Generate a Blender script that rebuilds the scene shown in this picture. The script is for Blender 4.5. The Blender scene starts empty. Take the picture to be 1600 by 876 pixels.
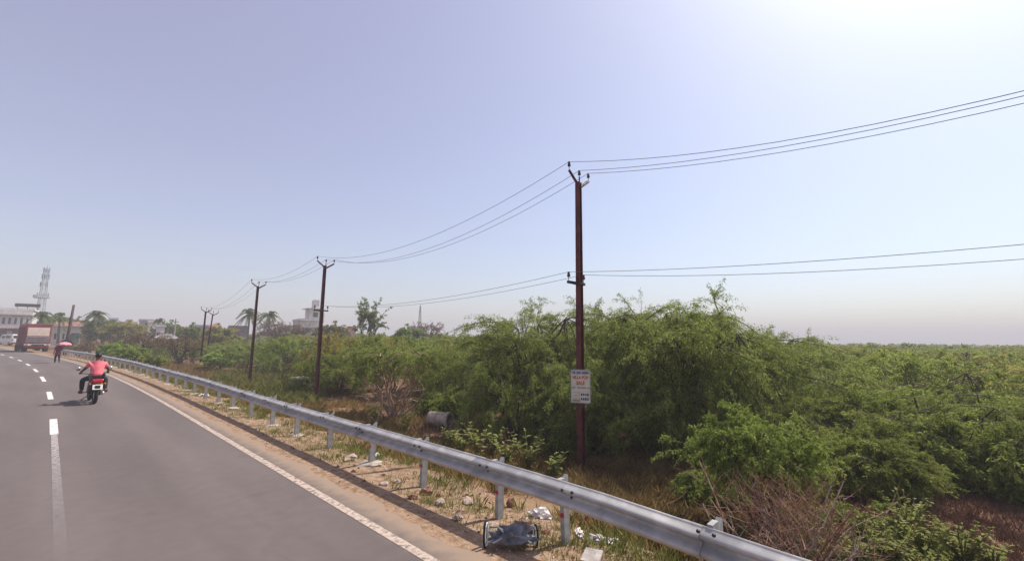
import bpy, bmesh, math, random
import numpy as np
from mathutils import Vector, Matrix
random.seed(7); rng = np.random.default_rng(7)
sc = bpy.context.scene; COL = sc.collection
R_ = math.radians

# ---------------------------------------------------------------- camera
F = 680.0; YAW = R_(46.5); PIT = R_(7.7); ROL = R_(0.6); EYE = Vector((0, 0, 2.4))
_f = Vector((math.sin(YAW)*math.cos(PIT), math.cos(YAW)*math.cos(PIT), math.sin(PIT)))
_r = Vector((math.cos(YAW), -math.sin(YAW), 0)); _u = _r.cross(_f)
CR = _r*math.cos(ROL) + _u*math.sin(ROL); CU = _u*math.cos(ROL) - _r*math.sin(ROL)
cd = bpy.data.cameras.new('camera'); cam = bpy.data.objects.new('camera', cd); COL.objects.link(cam)
cd.sensor_width = 36; cd.lens = 36*F/1600; cd.clip_start = 0.05; cd.clip_end = 6000
M = Matrix((CR, CU, -_f)).transposed().to_4x4(); M.translation = EYE; cam.matrix_world = M
sc.camera = cam

# ---------------------------------------------------------------- sky, sun, exposure
SUN_EL = R_(53); SUN_AZ = R_(101)
w = bpy.data.worlds.new('World'); sc.world = w; w.use_nodes = True
nt = w.node_tree; bg = nt.nodes['Background']
sky = nt.nodes.new('ShaderNodeTexSky'); sky.sky_type = 'NISHITA'; sky.sun_disc = False
sky.sun_elevation = SUN_EL; sky.sun_rotation = SUN_AZ
sky.altitude = 0; sky.air_density = 1.0; sky.dust_density = 1.6; sky.ozone_density = 1.0
vm = nt.nodes.new('ShaderNodeVectorMath'); vm.operation = 'MULTIPLY_ADD'     # thin even dust veil over the whole sky
vm.inputs[1].default_value = (.88, 1.0, 1.02); vm.inputs[2].default_value = (1.65, 1.0, 1.2)
nt.links.new(sky.outputs[0], vm.inputs[0]); nt.links.new(vm.outputs[0], bg.inputs[0]); bg.inputs[1].default_value = 0.10
sl = bpy.data.lights.new('sun', 'SUN'); sl.energy = 4.6; sl.angle = R_(0.6); sl.color = (1, 0.93, 0.83)
so = bpy.data.objects.new('sun', sl); COL.objects.link(so); so.location = (60, -10, 90)
sd = Vector((math.cos(SUN_EL)*math.sin(SUN_AZ), math.cos(SUN_EL)*math.cos(SUN_AZ), math.sin(SUN_EL)))
so.rotation_euler = sd.to_track_quat('Z', 'Y').to_euler()
vs = sc.view_settings; vs.view_transform = 'Standard'; vs.look = 'None'; vs.gamma = 1; vs.exposure = 0.42
vs.use_curve_mapping = False
sc.cycles.max_bounces = 6; sc.cycles.transparent_max_bounces = 8; sc.cycles.volume_bounces = 0

# ---------------------------------------------------------------- helpers
def ray(px, py): return _f + CR*((px-800)/F) + CU*((438-py)/F)
def at(px, py, dist):
    d = ray(px, py); return EYE + d*(dist/math.hypot(d.x, d.y))
def off(y):                                     # the road bends left beyond y = 18
    if y < 18: return 0.0
    if y < 170: return -(y-18)**2/960
    return -(152**2)/960 - (y-170)*152/480
def sstep(a, b, x):
    t = min(1, max(0, (x-a)/(b-a))); return t*t*(3-2*t)
def rise(y): return 1.7*sstep(92, 150, y)
UX = [-1e5, -11.5, -10.2, 3.75, 4.2, 5.1, 7.0, 8.8, 1e5]; UZ = [-.2, -.2, -.04, -.04, -.06, -.12, -.55, -.9, -.9]
def gh(x, y):
    u = x-off(y); z = float(np.interp(u, UX, UZ)) + rise(y)
    a = sstep(3.7, 5, u)
    if a > 0:
        z += a*(.02*math.sin(x*2.1+y*1.3)+.018*math.sin(x*3.7-y*4.1)+.012*math.sin(y*7.3+x))
        z += sstep(7, 12, u)*(.07*math.sin(x*.6+1)*math.sin(y*.5)+.04*math.sin(x*1.3+y*.9))
    return z

def tag(o, label=None, cat=None, group=None, kind=None):
    if label: o['label'] = label
    if cat: o['category'] = cat
    if group: o['group'] = group
    if kind: o['kind'] = kind
    return o
def empty(name, loc, rz=0.0, label=None, cat=None, group=None):
    o = bpy.data.objects.new(name, None); COL.objects.link(o); o.empty_display_size = .2
    o.location = loc; o.rotation_euler = (0, 0, rz); return tag(o, label, cat, group)
def link(name, me, parent=None):
    o = bpy.data.objects.new(name, me); COL.objects.link(o)
    if parent: o.parent = parent
    return o
def copy_tree(o, parent=None):
    c = o.copy(); COL.objects.link(c)
    if parent: c.parent = parent
    for ch in list(o.children): copy_tree(ch, c)
    return c

class MB:
    def __init__(s): s.v = []; s.f = []; s.m = []
    def add(s, vs_, fs, m=0):
        b = len(s.v); s.v += [tuple(p) for p in vs_]; s.f += [tuple(b+i for i in f) for f in fs]; s.m += [m]*len(fs); return s
    def box(s, c, d, m=0, rz=0.0, rx=0.0, taper=1.0, ry=0.0):
        x, y, z = d[0]/2, d[1]/2, d[2]/2; q = Matrix.Rotation(rz, 3, 'Z') @ Matrix.Rotation(ry, 3, 'Y') @ Matrix.Rotation(rx, 3, 'X')
        P = [(-x, -y, -z), (x, -y, -z), (x, y, -z), (-x, y, -z)] + [(a*taper, b*taper, z) for a, b in ((-x, -y), (x, -y), (x, y), (-x, y))]
        return s.add([q @ Vector(p)+Vector(c) for p in P], [(3, 2, 1, 0), (4, 5, 6, 7), (0, 1, 5, 4), (1, 2, 6, 5), (2, 3, 7, 6), (3, 0, 4, 7)], m)
    def tube(s, pts, rad, n=6, m=0, cap=True):
        pts = [Vector(p) for p in pts]; k = len(pts)
        if not hasattr(rad, '__len__'): rad = [rad]*k
        V = []; Fc = []
        for i, p in enumerate(pts):
            t = (pts[min(i+1, k-1)]-pts[max(i-1, 0)])
            t = t.normalized() if t.length > 1e-9 else Vector((0, 0, 1))
            a = t.cross(Vector((0, 0, 1)) if abs(t.z) < .9 else Vector((1, 0, 0))).normalized(); b = t.cross(a)
            for j in range(n):
                th = 2*math.pi*j/n; V.append(p+(a*math.cos(th)+b*math.sin(th))*rad[i])
        for i in range(k-1):
            for j in range(n):
                j2 = (j+1) % n; Fc.append((i*n+j, i*n+j2, (i+1)*n+j2, (i+1)*n+j))
        if cap: Fc.append(tuple(range(n))[::-1]); Fc.append(tuple((k-1)*n+j for j in range(n)))
        return s.add(V, Fc, m)
    def lathe(s, prof, c=(0, 0, 0), axis='Z', n=16, m=0):
        V = []; Fc = []
        for r, h in prof:
            for j in range(n):
                th = 2*math.pi*j/n; a, b = r*math.cos(th), r*math.sin(th)
                p = (a, b, h) if axis == 'Z' else ((h, a, b) if axis == 'X' else (b, h, a))
                V.append((p[0]+c[0], p[1]+c[1], p[2]+c[2]))
        for i in range(len(prof)-1):
            for j in range(n):
                j2 = (j+1) % n; Fc.append((i*n+j, i*n+j2, (i+1)*n+j2, (i+1)*n+j))
        return s.add(V, Fc, m)
    def prism(s, poly, y0, y1, m=0, axis='Y'):
        n = len(poly); mk = (lambda a, b, h: (a, h, b)) if axis == 'Y' else ((lambda a, b, h: (h, a, b)) if axis == 'X' else (lambda a, b, h: (a, b, h)))
        V = [mk(a, b, y0) for a, b in poly]+[mk(a, b, y1) for a, b in poly]
        return s.add(V, [tuple(range(n))[::-1], tuple(range(n, 2*n))]+[(i, (i+1) % n, n+(i+1) % n, n+i) for i in range(n)], m)
    def mesh(s, name, mats, smooth=False, fix=True):
        me = bpy.data.meshes.new(name); me.from_pydata(s.v, [], s.f)
        for mt in (mats if isinstance(mats, (list, tuple)) else [mats]): me.materials.append(mt)
        me.polygons.foreach_set('material_index', s.m)
        if smooth: me.polygons.foreach_set('use_smooth', [True]*len(s.f))
        if fix:
            bm = bmesh.new(); bm.from_mesh(me); bmesh.ops.recalc_face_normals(bm, faces=bm.faces); bm.to_mesh(me); bm.free()
        me.update(); return me
    def obj(s, name, mats, parent=None, smooth=False, bevel=0.0):
        o = link(name, s.mesh(name, mats, smooth), parent)
        if bevel:
            b = o.modifiers.new('bevel', 'BEVEL'); b.width = bevel; b.segments = 2; b.limit_method = 'ANGLE'
        return o

def npmesh(name, V, Fq, mats, midx=None, smooth=False):
    """V (n,3), Fq list of (k,c) int arrays"""
    me = bpy.data.meshes.new(name); V = np.asarray(V, np.float32)
    Fq = [f for f in Fq if len(f)]
    me.vertices.add(len(V)); me.vertices.foreach_set('co', V.ravel())
    loops = np.concatenate([f.ravel() for f in Fq]).astype(np.int32)
    cnt = np.concatenate([np.full(len(f), f.shape[1]) for f in Fq]).astype(np.int32)
    st = np.concatenate([[0], np.cumsum(cnt)[:-1]]).astype(np.int32)
    me.loops.add(len(loops)); me.loops.foreach_set('vertex_index', loops)
    me.polygons.add(len(cnt)); me.polygons.foreach_set('loop_start', st)
    me.polygons.foreach_set('loop_total', cnt)
    for m in mats: me.materials.append(m)
    if midx is not None: me.polygons.foreach_set('material_index', np.asarray(midx, np.int32))
    if smooth: me.polygons.foreach_set('use_smooth', np.ones(len(cnt), bool))
    me.update(calc_edges=True); return me

# ---------------------------------------------------------------- materials
def mat(name, col, rough=.8, var=.12, scale=6.0, metal=0.0, bump=0.0, col2=None, spec=.3, detail=5, mixlo=.4, mixhi=.62, coord='Object'):
    m = bpy.data.materials.new(name); m.use_nodes = True; n = m.node_tree; b = n.nodes['Principled BSDF']
    b.inputs['Roughness'].default_value = rough; b.inputs['Metallic'].default_value = metal
    b.inputs['Specular IOR Level'].default_value = spec
    tc = n.nodes.new('ShaderNodeTexCoord'); nz = n.nodes.new('ShaderNodeTexNoise')
    nz.inputs['Scale'].default_value = scale; nz.inputs['Detail'].default_value = detail
    n.links.new(tc.outputs[coord], nz.inputs['Vector'])
    cr = n.nodes.new('ShaderNodeValToRGB'); n.links.new(nz.outputs['Fac'], cr.inputs['Fac'])
    lo = [c*(1-var) for c in col]; hi = [min(1, c*(1+var)) for c in col]
    if col2: lo, hi = col, col2
    cr.color_ramp.elements[0].position = mixlo; cr.color_ramp.elements[0].color = (*lo[:3], 1)
    cr.color_ramp.elements[1].position = mixhi; cr.color_ramp.elements[1].color = (*hi[:3], 1)
    n.links.new(cr.outputs['Color'], b.inputs['Base Color'])
    if bump:
        bp = n.nodes.new('ShaderNodeBump'); bp.inputs['Strength'].default_value = bump; bp.inputs['Distance'].default_value = .02
        n.links.new(nz.outputs['Fac'], bp.inputs['Height']); n.links.new(bp.outputs[0], b.inputs['Normal'])
    return m

def leafmat(name, c1, c2, c3, trans=.5):
    """leaf colours vary from leaf to leaf and from spray to spray"""
    m = bpy.data.materials.new(name); m.use_nodes = True; n = m.node_tree; n.nodes.clear()
    out = n.nodes.new('ShaderNodeOutputMaterial'); d = n.nodes.new('ShaderNodeBsdfDiffuse'); t = n.nodes.new('ShaderNodeBsdfTranslucent')
    mx = n.nodes.new('ShaderNodeMixShader'); mx.inputs[0].default_value = trans
    geo = n.nodes.new('ShaderNodeNewGeometry'); tc = n.nodes.new('ShaderNodeTexCoord'); nz = n.nodes.new('ShaderNodeTexNoise')
    nz.inputs['Scale'].default_value = 1.6; nz.inputs['Detail'].default_value = 3
    oi = n.nodes.new('ShaderNodeObjectInfo')
    add = n.nodes.new('ShaderNodeVectorMath'); add.operation = 'ADD'; cmb = n.nodes.new('ShaderNodeMath'); cmb.operation = 'MULTIPLY'; cmb.inputs[1].default_value = 37.
    n.links.new(oi.outputs['Random'], cmb.inputs[0]); n.links.new(tc.outputs['Object'], add.inputs[0]); n.links.new(cmb.outputs[0], add.inputs[1])
    n.links.new(add.outputs[0], nz.inputs['Vector'])
    ma = n.nodes.new('ShaderNodeMath'); ma.operation = 'MULTIPLY_ADD'; ma.inputs[1].default_value = .42
    n.links.new(geo.outputs['Random Per Island'], ma.inputs[0]); n.links.new(nz.outputs['Fac'], ma.inputs[2])
    cr = n.nodes.new('ShaderNodeValToRGB'); e = cr.color_ramp.elements
    e[0].position = .45; e[0].color = (*c1, 1); e[1].position = .95; e[1].color = (*c3, 1); x = e.new(.7); x.color = (*c2, 1)
    n.links.new(ma.outputs[0], cr.inputs['Fac'])
    tint = n.nodes.new('ShaderNodeMix'); tint.data_type = 'RGBA'; tint.blend_type = 'MULTIPLY'; tint.inputs[0].default_value = 1
    n.links.new(cr.outputs['Color'], tint.inputs['A']); n.links.new(oi.outputs['Color'], tint.inputs['B'])
    n.links.new(tint.outputs['Result'], d.inputs['Color'])
    n.links.new(tint.outputs['Result'], t.inputs['Color'])
    n.links.new(d.outputs[0], mx.inputs[1]); n.links.new(t.outputs[0], mx.inputs[2]); n.links.new(mx.outputs[0], out.inputs['Surface'])
    return m

LEAF = leafmat('mesquite_leaf', (.115, .140, .038), (.225, .280, .064), (.34, .37, .12))
BROAD = leafmat('broad_leaf', (.17, .20, .06), (.27, .29, .09), (.38, .38, .17))
PALE = leafmat('weed_leaf', (.17, .20, .055), (.27, .29, .09), (.38, .37, .17))
DRYL = leafmat('dry_leaf', (.10, .05, .03), (.17, .09, .05), (.26, .16, .09), .2)
DRYB = leafmat('brown_leaf', (.10, .08, .055), (.16, .125, .08), (.24, .19, .12), .2)
DGRASS = leafmat('dry_grass_blade', (.23, .145, .065), (.38, .26, .11), (.50, .38, .18), .25)
GGRASS = leafmat('green_grass_blade', (.13, .16, .04), (.24, .26, .07), (.37, .35, .13), .3)
BARK = mat('grey_bark', (.10, .075, .06), .9, .35, 9, bump=.5)
REDBARK = mat('reddish_bark', (.33, .19, .145), .9, .3, 7, col2=(.50, .36, .29))
DEADW = mat('bleached_wood', (.26, .19, .15), .9, .3, 9, col2=(.46, .37, .30))
PALMB = mat('palm_bark', (.16, .12, .10), .9, .3, 8)
GALV = mat('galvanised_steel', (.36, .35, .34), .6, .1, 5, metal=.15, col2=(.50, .485, .47), detail=8, spec=.5)
GALVP = mat('weathered_post_steel', (.25, .25, .245), .7, .1, 9, metal=.1, col2=(.37, .365, .355), detail=8)
BOLT = mat('dark_bolt', (.06, .055, .06), .6, .2, 20, metal=.6)
REDREF = mat('red_reflector', (.45, .02, .05), .4, .1, 20)
CONC = mat('pale_concrete', (.36, .31, .26), .9, .2, 14, bump=.4)
GCONC = mat('grey_concrete', (.27, .24, .22), .9, .25, 6, bump=.4, col2=(.40, .36, .33))
RUST = mat('maroon_pole_paint', (.065, .016, .019), .65, .3, 5, col2=(.125, .03, .03), detail=8)
DARKST = mat('dark_steel', (.035, .03, .035), .6, .2, 10)
CERAM = mat('dark_glazed_insulator', (.03, .02, .025), .25, .2, 10, spec=.6)
WIRE = mat('bare_conductor', (.16, .16, .17), .5, .2, 20, metal=.4)
RUBBER = mat('tyre_rubber', (.02, .02, .022), .85, .2, 15)
BLACKP = mat('black_paint', (.02, .02, .025), .35, .2, 10, spec=.5)
CHROME = mat('bright_metal', (.55, .55, .56), .25, .1, 10, metal=.9)
WHITEP = mat('white_paint', (.74, .73, .71), .5, .06, 5)
PLATE = mat('white_number_plate', (.82, .80, .74), .5, .03, 5)
REDP = mat('red_paint', (.40, .02, .03), .35, .15, 8, spec=.5)
TAIL = mat('red_lens', (.42, .01, .015), .2, .1, 8, spec=.6)
SHIRT = mat('coral_pink_shirt', (.78, .18, .22), .9, .1, 9)
TROUS = mat('dark_trousers', (.022, .022, .03), .9, .2, 9)
SKIN = mat('brown_skin', (.17, .08, .05), .6, .1, 9)
HAIR = mat('black_hair', (.012, .010, .010), .55, .3, 30)
SHOE = mat('maroon_sandal', (.12, .02, .03), .7, .2, 9)
MAROON = mat('maroon_truck_paint', (.16, .032, .04), .6, .25, 1.5, col2=(.25, .065, .07))
CREAM = mat('cream_panel_paint', (.72, .58, .48), .6, .08, 2)
GREYP = mat('grey_panel_paint', (.30, .24, .24), .6, .15, 3)
GLASS = mat('dark_window_glass', (.035, .042, .05), .12, .2, 2, spec=.7)
GLASSG = mat('green_window_shutter', (.08, .14, .12), .6, .2, 2)
WALLW = mat('white_limewash', (.62, .59, .56), .9, .1, .8, bump=.1)
WALLG = mat('grey_render', (.36, .36, .39), .9, .12, .7, bump=.1)
WALLY = mat('yellow_limewash', (.62, .50, .26), .9, .12, .8)
WALLP = mat('pink_limewash', (.55, .30, .24), .9, .15, .8)
WALLL = mat('lavender_limewash', (.46, .44, .56), .9, .1, .8)
WALLB = mat('purple_brown_render', (.22, .14, .16), .9, .2, .8)
TILE = mat('red_brown_roof', (.26, .12, .10), .85, .25, 3)
TIN = mat('weathered_tin_roof', (.27, .25, .26), .6, .2, 2)
SIGNW = mat('sign_board_white', (.62, .57, .48), .6, .06, 6)
ORANGE = mat('orange_red_print', (.55, .13, .03), .6, .1, 9)
NAVY = mat('dark_blue_print', (.05, .06, .10), .6, .1, 9)
GREENP = mat('grey_green_print', (.16, .20, .13), .6, .1, 9)
BROWNP = mat('tan_print', (.38, .28, .16), .6, .1, 9)
PINKU = mat('pink_umbrella_cloth', (.70, .25, .32), .85, .08, 3)
MAROONC = mat('maroon_cloth', (.15, .02, .045), .9, .2, 7)
STONE = mat('pinkish_stone', (.30, .22, .18), .9, .25, 12, bump=.4, col2=(.46, .36, .30))
STONEB = mat('red_brown_stone', (.24, .11, .08), .9, .25, 12, bump=.4)
PLAST = mat('white_plastic_film', (.72, .66, .64), .45, .12, 9)
TARP = mat('blue_grey_cloth', (.10, .11, .13), .95, .3, 7, col2=(.24, .24, .26), spec=.05)
FARST = mat('grey_tower_steel', (.22, .23, .26), .6, .1, 2)
BLINE = None

# ---- ground, road materials
def ground_material():
    m = bpy.data.materials.new('verge_and_field_soil'); m.use_nodes = True; n = m.node_tree; b = n.nodes['Principled BSDF']
    b.inputs['Roughness'].default_value = .95; b.inputs['Specular IOR Level'].default_value = .1
    g = n.nodes.new('ShaderNodeNewGeometry'); at_ = n.nodes.new('ShaderNodeAttribute'); at_.attribute_name = 'lateral'
    def noise(s, d=6):
        z = n.nodes.new('ShaderNodeTexNoise'); z.inputs['Scale'].default_value = s; z.inputs['Detail'].default_value = d
        n.links.new(g.outputs['Position'], z.inputs['Vector']); return z.outputs['Fac']
    def ramp(fac, stops):
        c = n.nodes.new('ShaderNodeValToRGB'); n.links.new(fac, c.inputs['Fac']); e = c.color_ramp.elements
        e[0].position, e[0].color = stops[0][0], (*stops[0][1], 1); e[1].position, e[1].color = stops[-1][0], (*stops[-1][1], 1)
        for p, q in stops[1:-1]: x = e.new(p); x.color = (*q, 1)
        return c.outputs['Color']
    def mix(f, a, c):
        x = n.nodes.new('ShaderNodeMix'); x.data_type = 'RGBA'; n.links.new(f, x.inputs[0]); n.links.new(a, x.inputs['A']); n.links.new(c, x.inputs['B']); return x.outputs['Result']
    n1, n2, n3 = noise(1.3), noise(9, 8), noise(45, 4)
    verge = ramp(n2, [(.3, (.19, .115, .072)), (.5, (.29, .19, .122)), (.7, (.37, .27, .19))])
    field = ramp(n1, [(.35, (.14, .075, .05)), (.5, (.20, .11, .072)), (.65, (.23, .16, .085))])
    ad = n.nodes.new('ShaderNodeMath'); ad.operation = 'MULTIPLY_ADD'; ad.inputs[1].default_value = 3.0
    n.links.new(n1, ad.inputs[0]); n.links.new(at_.outputs['Fac'], ad.inputs[2])
    mr = n.nodes.new('ShaderNodeMapRange'); mr.inputs['From Min'].default_value = 6.3; mr.inputs['From Max'].default_value = 8.2
    n.links.new(ad.outputs[0], mr.inputs['Value'])
    col = mix(mr.outputs[0], verge, field)
    sp = ramp(n3, [(.35, (.6, .6, .6)), (.6, (1.1, 1.1, 1.1))])
    x = n.nodes.new('ShaderNodeMix'); x.data_type = 'RGBA'; x.blend_type = 'MULTIPLY'; x.inputs[0].default_value = .7
    n.links.new(col, x.inputs['A']); n.links.new(sp, x.inputs['B']); n.links.new(x.outputs['Result'], b.inputs['Base Color'])
    bp = n.nodes.new('ShaderNodeBump'); bp.inputs['Strength'].default_value = .7; bp.inputs['Distance'].default_value = .05
    n.links.new(n2, bp.inputs['Height']); n.links.new(bp.outputs[0], b.inputs['Normal'])
    return m
def road_material():
    m = bpy.data.materials.new('worn_asphalt'); m.use_nodes = True; n = m.node_tree; b = n.nodes['Principled BSDF']
    b.inputs['Roughness'].default_value = .85; b.inputs['Specular IOR Level'].default_value = .25
    g = n.nodes.new('ShaderNodeNewGeometry'); at_ = n.nodes.new('ShaderNodeAttribute'); at_.attribute_name = 'lateral'
    def noise(s, d=6, sc_=None):
        z = n.nodes.new('ShaderNodeTexNoise'); z.inputs['Scale'].default_value = s; z.inputs['Detail'].default_value = d
        if sc_:
            mp = n.nodes.new('ShaderNodeMapping'); mp.inputs['Scale'].default_value = sc_; n.links.new(g.outputs['Position'], mp.inputs['Vector']); n.links.new(mp.outputs[0], z.inputs['Vector'])
        else: n.links.new(g.outputs['Position'], z.inputs['Vector'])
        return z.outputs['Fac']
    def ramp(fac, stops):
        c = n.nodes.new('ShaderNodeValToRGB'); n.links.new(fac, c.inputs['Fac']); e = c.color_ramp.elements
        e[0].position, e[0].color = stops[0][0], (*stops[0][1], 1); e[1].position, e[1].color = stops[-1][0], (*stops[-1][1], 1)
        return c.outputs['Color']
    fine = noise(160, 3); wide = noise(.8, 5, (1, .18, 1)); mid = noise(5, 7)
    base = ramp(wide, [(.3, (.120, .098, .092)), (.7, (.152, .126, .118))])
    x = n.nodes.new('ShaderNodeMix'); x.data_type = 'RGBA'; x.blend_type = 'MULTIPLY'; x.inputs[0].default_value = .6
    n.links.new(base, x.inputs['A']); n.links.new(ramp(fine, [(.3, (.75, .75, .75)), (.7, (1.2, 1.2, 1.2))]), x.inputs['B'])
    x2 = n.nodes.new('ShaderNodeMix'); x2.data_type = 'RGBA'; x2.blend_type = 'MULTIPLY'; x2.inputs[0].default_value = .35
    n.links.new(x.outputs['Result'], x2.inputs['A']); n.links.new(ramp(mid, [(.3, (.8, .8, .8)), (.7, (1.1, 1.1, 1.1))]), x2.inputs['B'])
    wp = n.nodes.new('ShaderNodeMath'); wp.operation = 'SINE'; wm_ = n.nodes.new('ShaderNodeMath'); wm_.operation = 'MULTIPLY'; wm_.inputs[1].default_value = 3.9
    n.links.new(at_.outputs['Fac'], wm_.inputs[0]); n.links.new(wm_.outputs[0], wp.inputs[0])
    x5 = n.nodes.new('ShaderNodeMix'); x5.data_type = 'RGBA'; x5.blend_type = 'MULTIPLY'; x5.inputs[0].default_value = .5
    n.links.new(x2.outputs['Result'], x5.inputs['A']); n.links.new(ramp(wp.outputs[0], [(-.0, (.90, .90, .90)), (.9, (1.06, 1.05, 1.04))]), x5.inputs['B'])
    vo = n.nodes.new('ShaderNodeTexVoronoi'); vo.feature = 'DISTANCE_TO_EDGE'; vo.inputs['Scale'].default_value = .33; dz = n.nodes.new('ShaderNodeVectorMath'); dz.operation = 'MULTIPLY_ADD'
    nzc = n.nodes.new('ShaderNodeTexNoise'); nzc.inputs['Scale'].default_value = 2.2; nzc.inputs['Detail'].default_value = 6; n.links.new(g.outputs['Position'], nzc.inputs['Vector'])
    dz.inputs[1].default_value = (.9, .9, 0); n.links.new(nzc.outputs['Color'], dz.inputs[0]); n.links.new(g.outputs['Position'], dz.inputs[2]); n.links.new(dz.outputs[0], vo.inputs['Vector'])
    x6 = n.nodes.new('ShaderNodeMix'); x6.data_type = 'RGBA'; x6.blend_type = 'MULTIPLY'; x6.inputs[0].default_value = .16
    n.links.new(x5.outputs['Result'], x6.inputs['A']); n.links.new(ramp(vo.outputs['Distance'], [(.002, (.62, .60, .58)), (.010, (1, 1, 1))]), x6.inputs['B']); x2 = x6
    # dust lying along the road edge
    ad = n.nodes.new('ShaderNodeMath'); ad.operation = 'MULTIPLY_ADD'; ad.inputs[1].default_value = .55
    n.links.new(mid, ad.inputs[0]); n.links.new(at_.outputs['Fac'], ad.inputs[2])
    mr = n.nodes.new('ShaderNodeMapRange'); mr.inputs['From Min'].default_value = 3.36; mr.inputs['From Max'].default_value = 3.72
    n.links.new(ad.outputs[0], mr.inputs['Value'])
    x3 = n.nodes.new('ShaderNodeMix'); x3.data_type = 'RGBA'; n.links.new(mr.outputs[0], x3.inputs[0]); n.links.new(x2.outputs['Result'], x3.inputs['A'])
    x3.inputs['B'].default_value = (.24, .175, .13, 1); n.links.new(x3.outputs['Result'], b.inputs['Base Color'])
    bp = n.nodes.new('ShaderNodeBump'); bp.inputs['Strength'].default_value = .25; bp.inputs['Distance'].default_value = .01
    n.links.new(fine, bp.inputs['Height']); n.links.new(bp.outputs[0], b.inputs['Normal'])
    return m
def paint_material(name, c, wear):
    m = bpy.data.materials.new(name); m.use_nodes = True; n = m.node_tree; b = n.nodes['Principled BSDF']; b.inputs['Roughness'].default_value = .8
    g = n.nodes.new('ShaderNodeNewGeometry'); z = n.nodes.new('ShaderNodeTexNoise'); z.inputs['Scale'].default_value = 14; z.inputs['Detail'].default_value = 8
    n.links.new(g.outputs['Position'], z.inputs['Vector']); cr = n.nodes.new('ShaderNodeValToRGB'); n.links.new(z.outputs['Fac'], cr.inputs['Fac'])
    b.inputs['Base Color'].default_value = (*c, 1); e = cr.color_ramp.elements; e[0].position = wear-.13; e[0].color = (.25, .25, .25, 1); e[1].position = wear+.10; e[1].color = (.97, .97, .97, 1)
    if name.startswith('faded'):                # worn away more and more along its length
        sp = n.nodes.new('ShaderNodeSeparateXYZ'); n.links.new(g.outputs['Position'], sp.inputs[0]); mr = n.nodes.new('ShaderNodeMapRange'); mr.inputs['From Min'].default_value = 6.5; mr.inputs['From Max'].default_value = 14.5
        n.links.new(sp.outputs['Y'], mr.inputs['Value']); mm = n.nodes.new('ShaderNodeMath'); mm.operation = 'MULTIPLY'; n.links.new(cr.outputs['Color'], mm.inputs[0]); n.links.new(mr.outputs[0], mm.inputs[1]); n.links.new(mm.outputs[0], b.inputs['Alpha'])
    else: n.links.new(cr.outputs['Color'], b.inputs['Alpha'])
    return m

# ---------------------------------------------------------------- ground, road
def strip(name, us, ys, zf, m, parent=None, ragged=None, attr=True):
    V = []; L = []
    for j, y in enumerate(ys):
        for i, u in enumerate(us):
            uu = u+(ragged(y) if ragged and i >= len(us)-2 else 0)
            x = uu+off(y); V.append((x, y, zf(x, y))); L.append(uu)
    n = len(us); Fq = [np.array([(j*n+i, j*n+i+1, (j+1)*n+i+1, (j+1)*n+i) for j in range(len(ys)-1) for i in range(n-1)])]
    me = npmesh(name, V, Fq, [m], smooth=True)
    if attr: a = me.attributes.new('lateral', 'FLOAT', 'POINT'); a.data.foreach_set('value', np.array(L, np.float32))
    return link(name, me, parent)
ys = sorted(set([-1200, -600, -250, -120, -60, -35, -22, -14, -9]+list(np.arange(-6, 26, .25))+list(np.arange(26, 60, .8))+list(np.arange(60, 170, 3))+[180, 200, 230, 270, 330, 420, 550, 750, 1100, 1500]))
us = sorted(set([-1500, -700, -300, -120, -60, -30, -20, -14, -11.5, -10.2, -9, 0, 3, 3.5]+list(np.arange(3.7, 12, .22))+list(np.arange(12, 30, 1.0))+list(np.arange(30, 80, 5))+[90, 110, 140, 180, 240, 320, 450, 650, 1000, 1600]))
ground = strip('ground', us, ys, gh, ground_material()); tag(ground, kind='structure')
rys = [y for y in ys if -130 < y < 400]
rag = lambda y: .05*math.sin(y*2.3)+.04*math.sin(y*5.1+1)+.03*math.sin(y*11.7)
road = strip('road', [-9.6, -6, -3, 0, 2, 3, 3.2, 3.55, 3.58], rys, lambda x, y: rise(y) + (-.06 if x-off(y) > 3.565+rag(y) else 0.0), road_material(), ragged=rag); tag(road, kind='structure')
EDGEP = paint_material('worn_cream_line_paint', (.46, .365, .30), .44); DASHP = paint_material('white_lane_paint', (.66, .63, .61), .40); FADEP = paint_material('faded_lane_paint', (.36, .32, .31), .44)
strip('edge_line', [3.07, 3.19], [y for y in rys if -30 < y < 140], lambda x, y: rise(y)+.005, EDGEP, road)
for k, (a, b) in enumerate([(-12, -8.6), (-3, .4), (6.3, 15.6), (15.6, 18.4), (24.0, 27.2), (33.2, 37.2), (41.9, 45.6), (50.6, 54), (59.4, 62.4), (68, 71.2), (77, 80)]):
    fade = 0 < a < 15
    strip('lane_dash', [.27 if not fade else .29, .42 if not fade else .40], list(np.linspace(a, b, 8)), lambda x, y: rise(y)+.005, FADEP if fade else DASHP, road)

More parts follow.
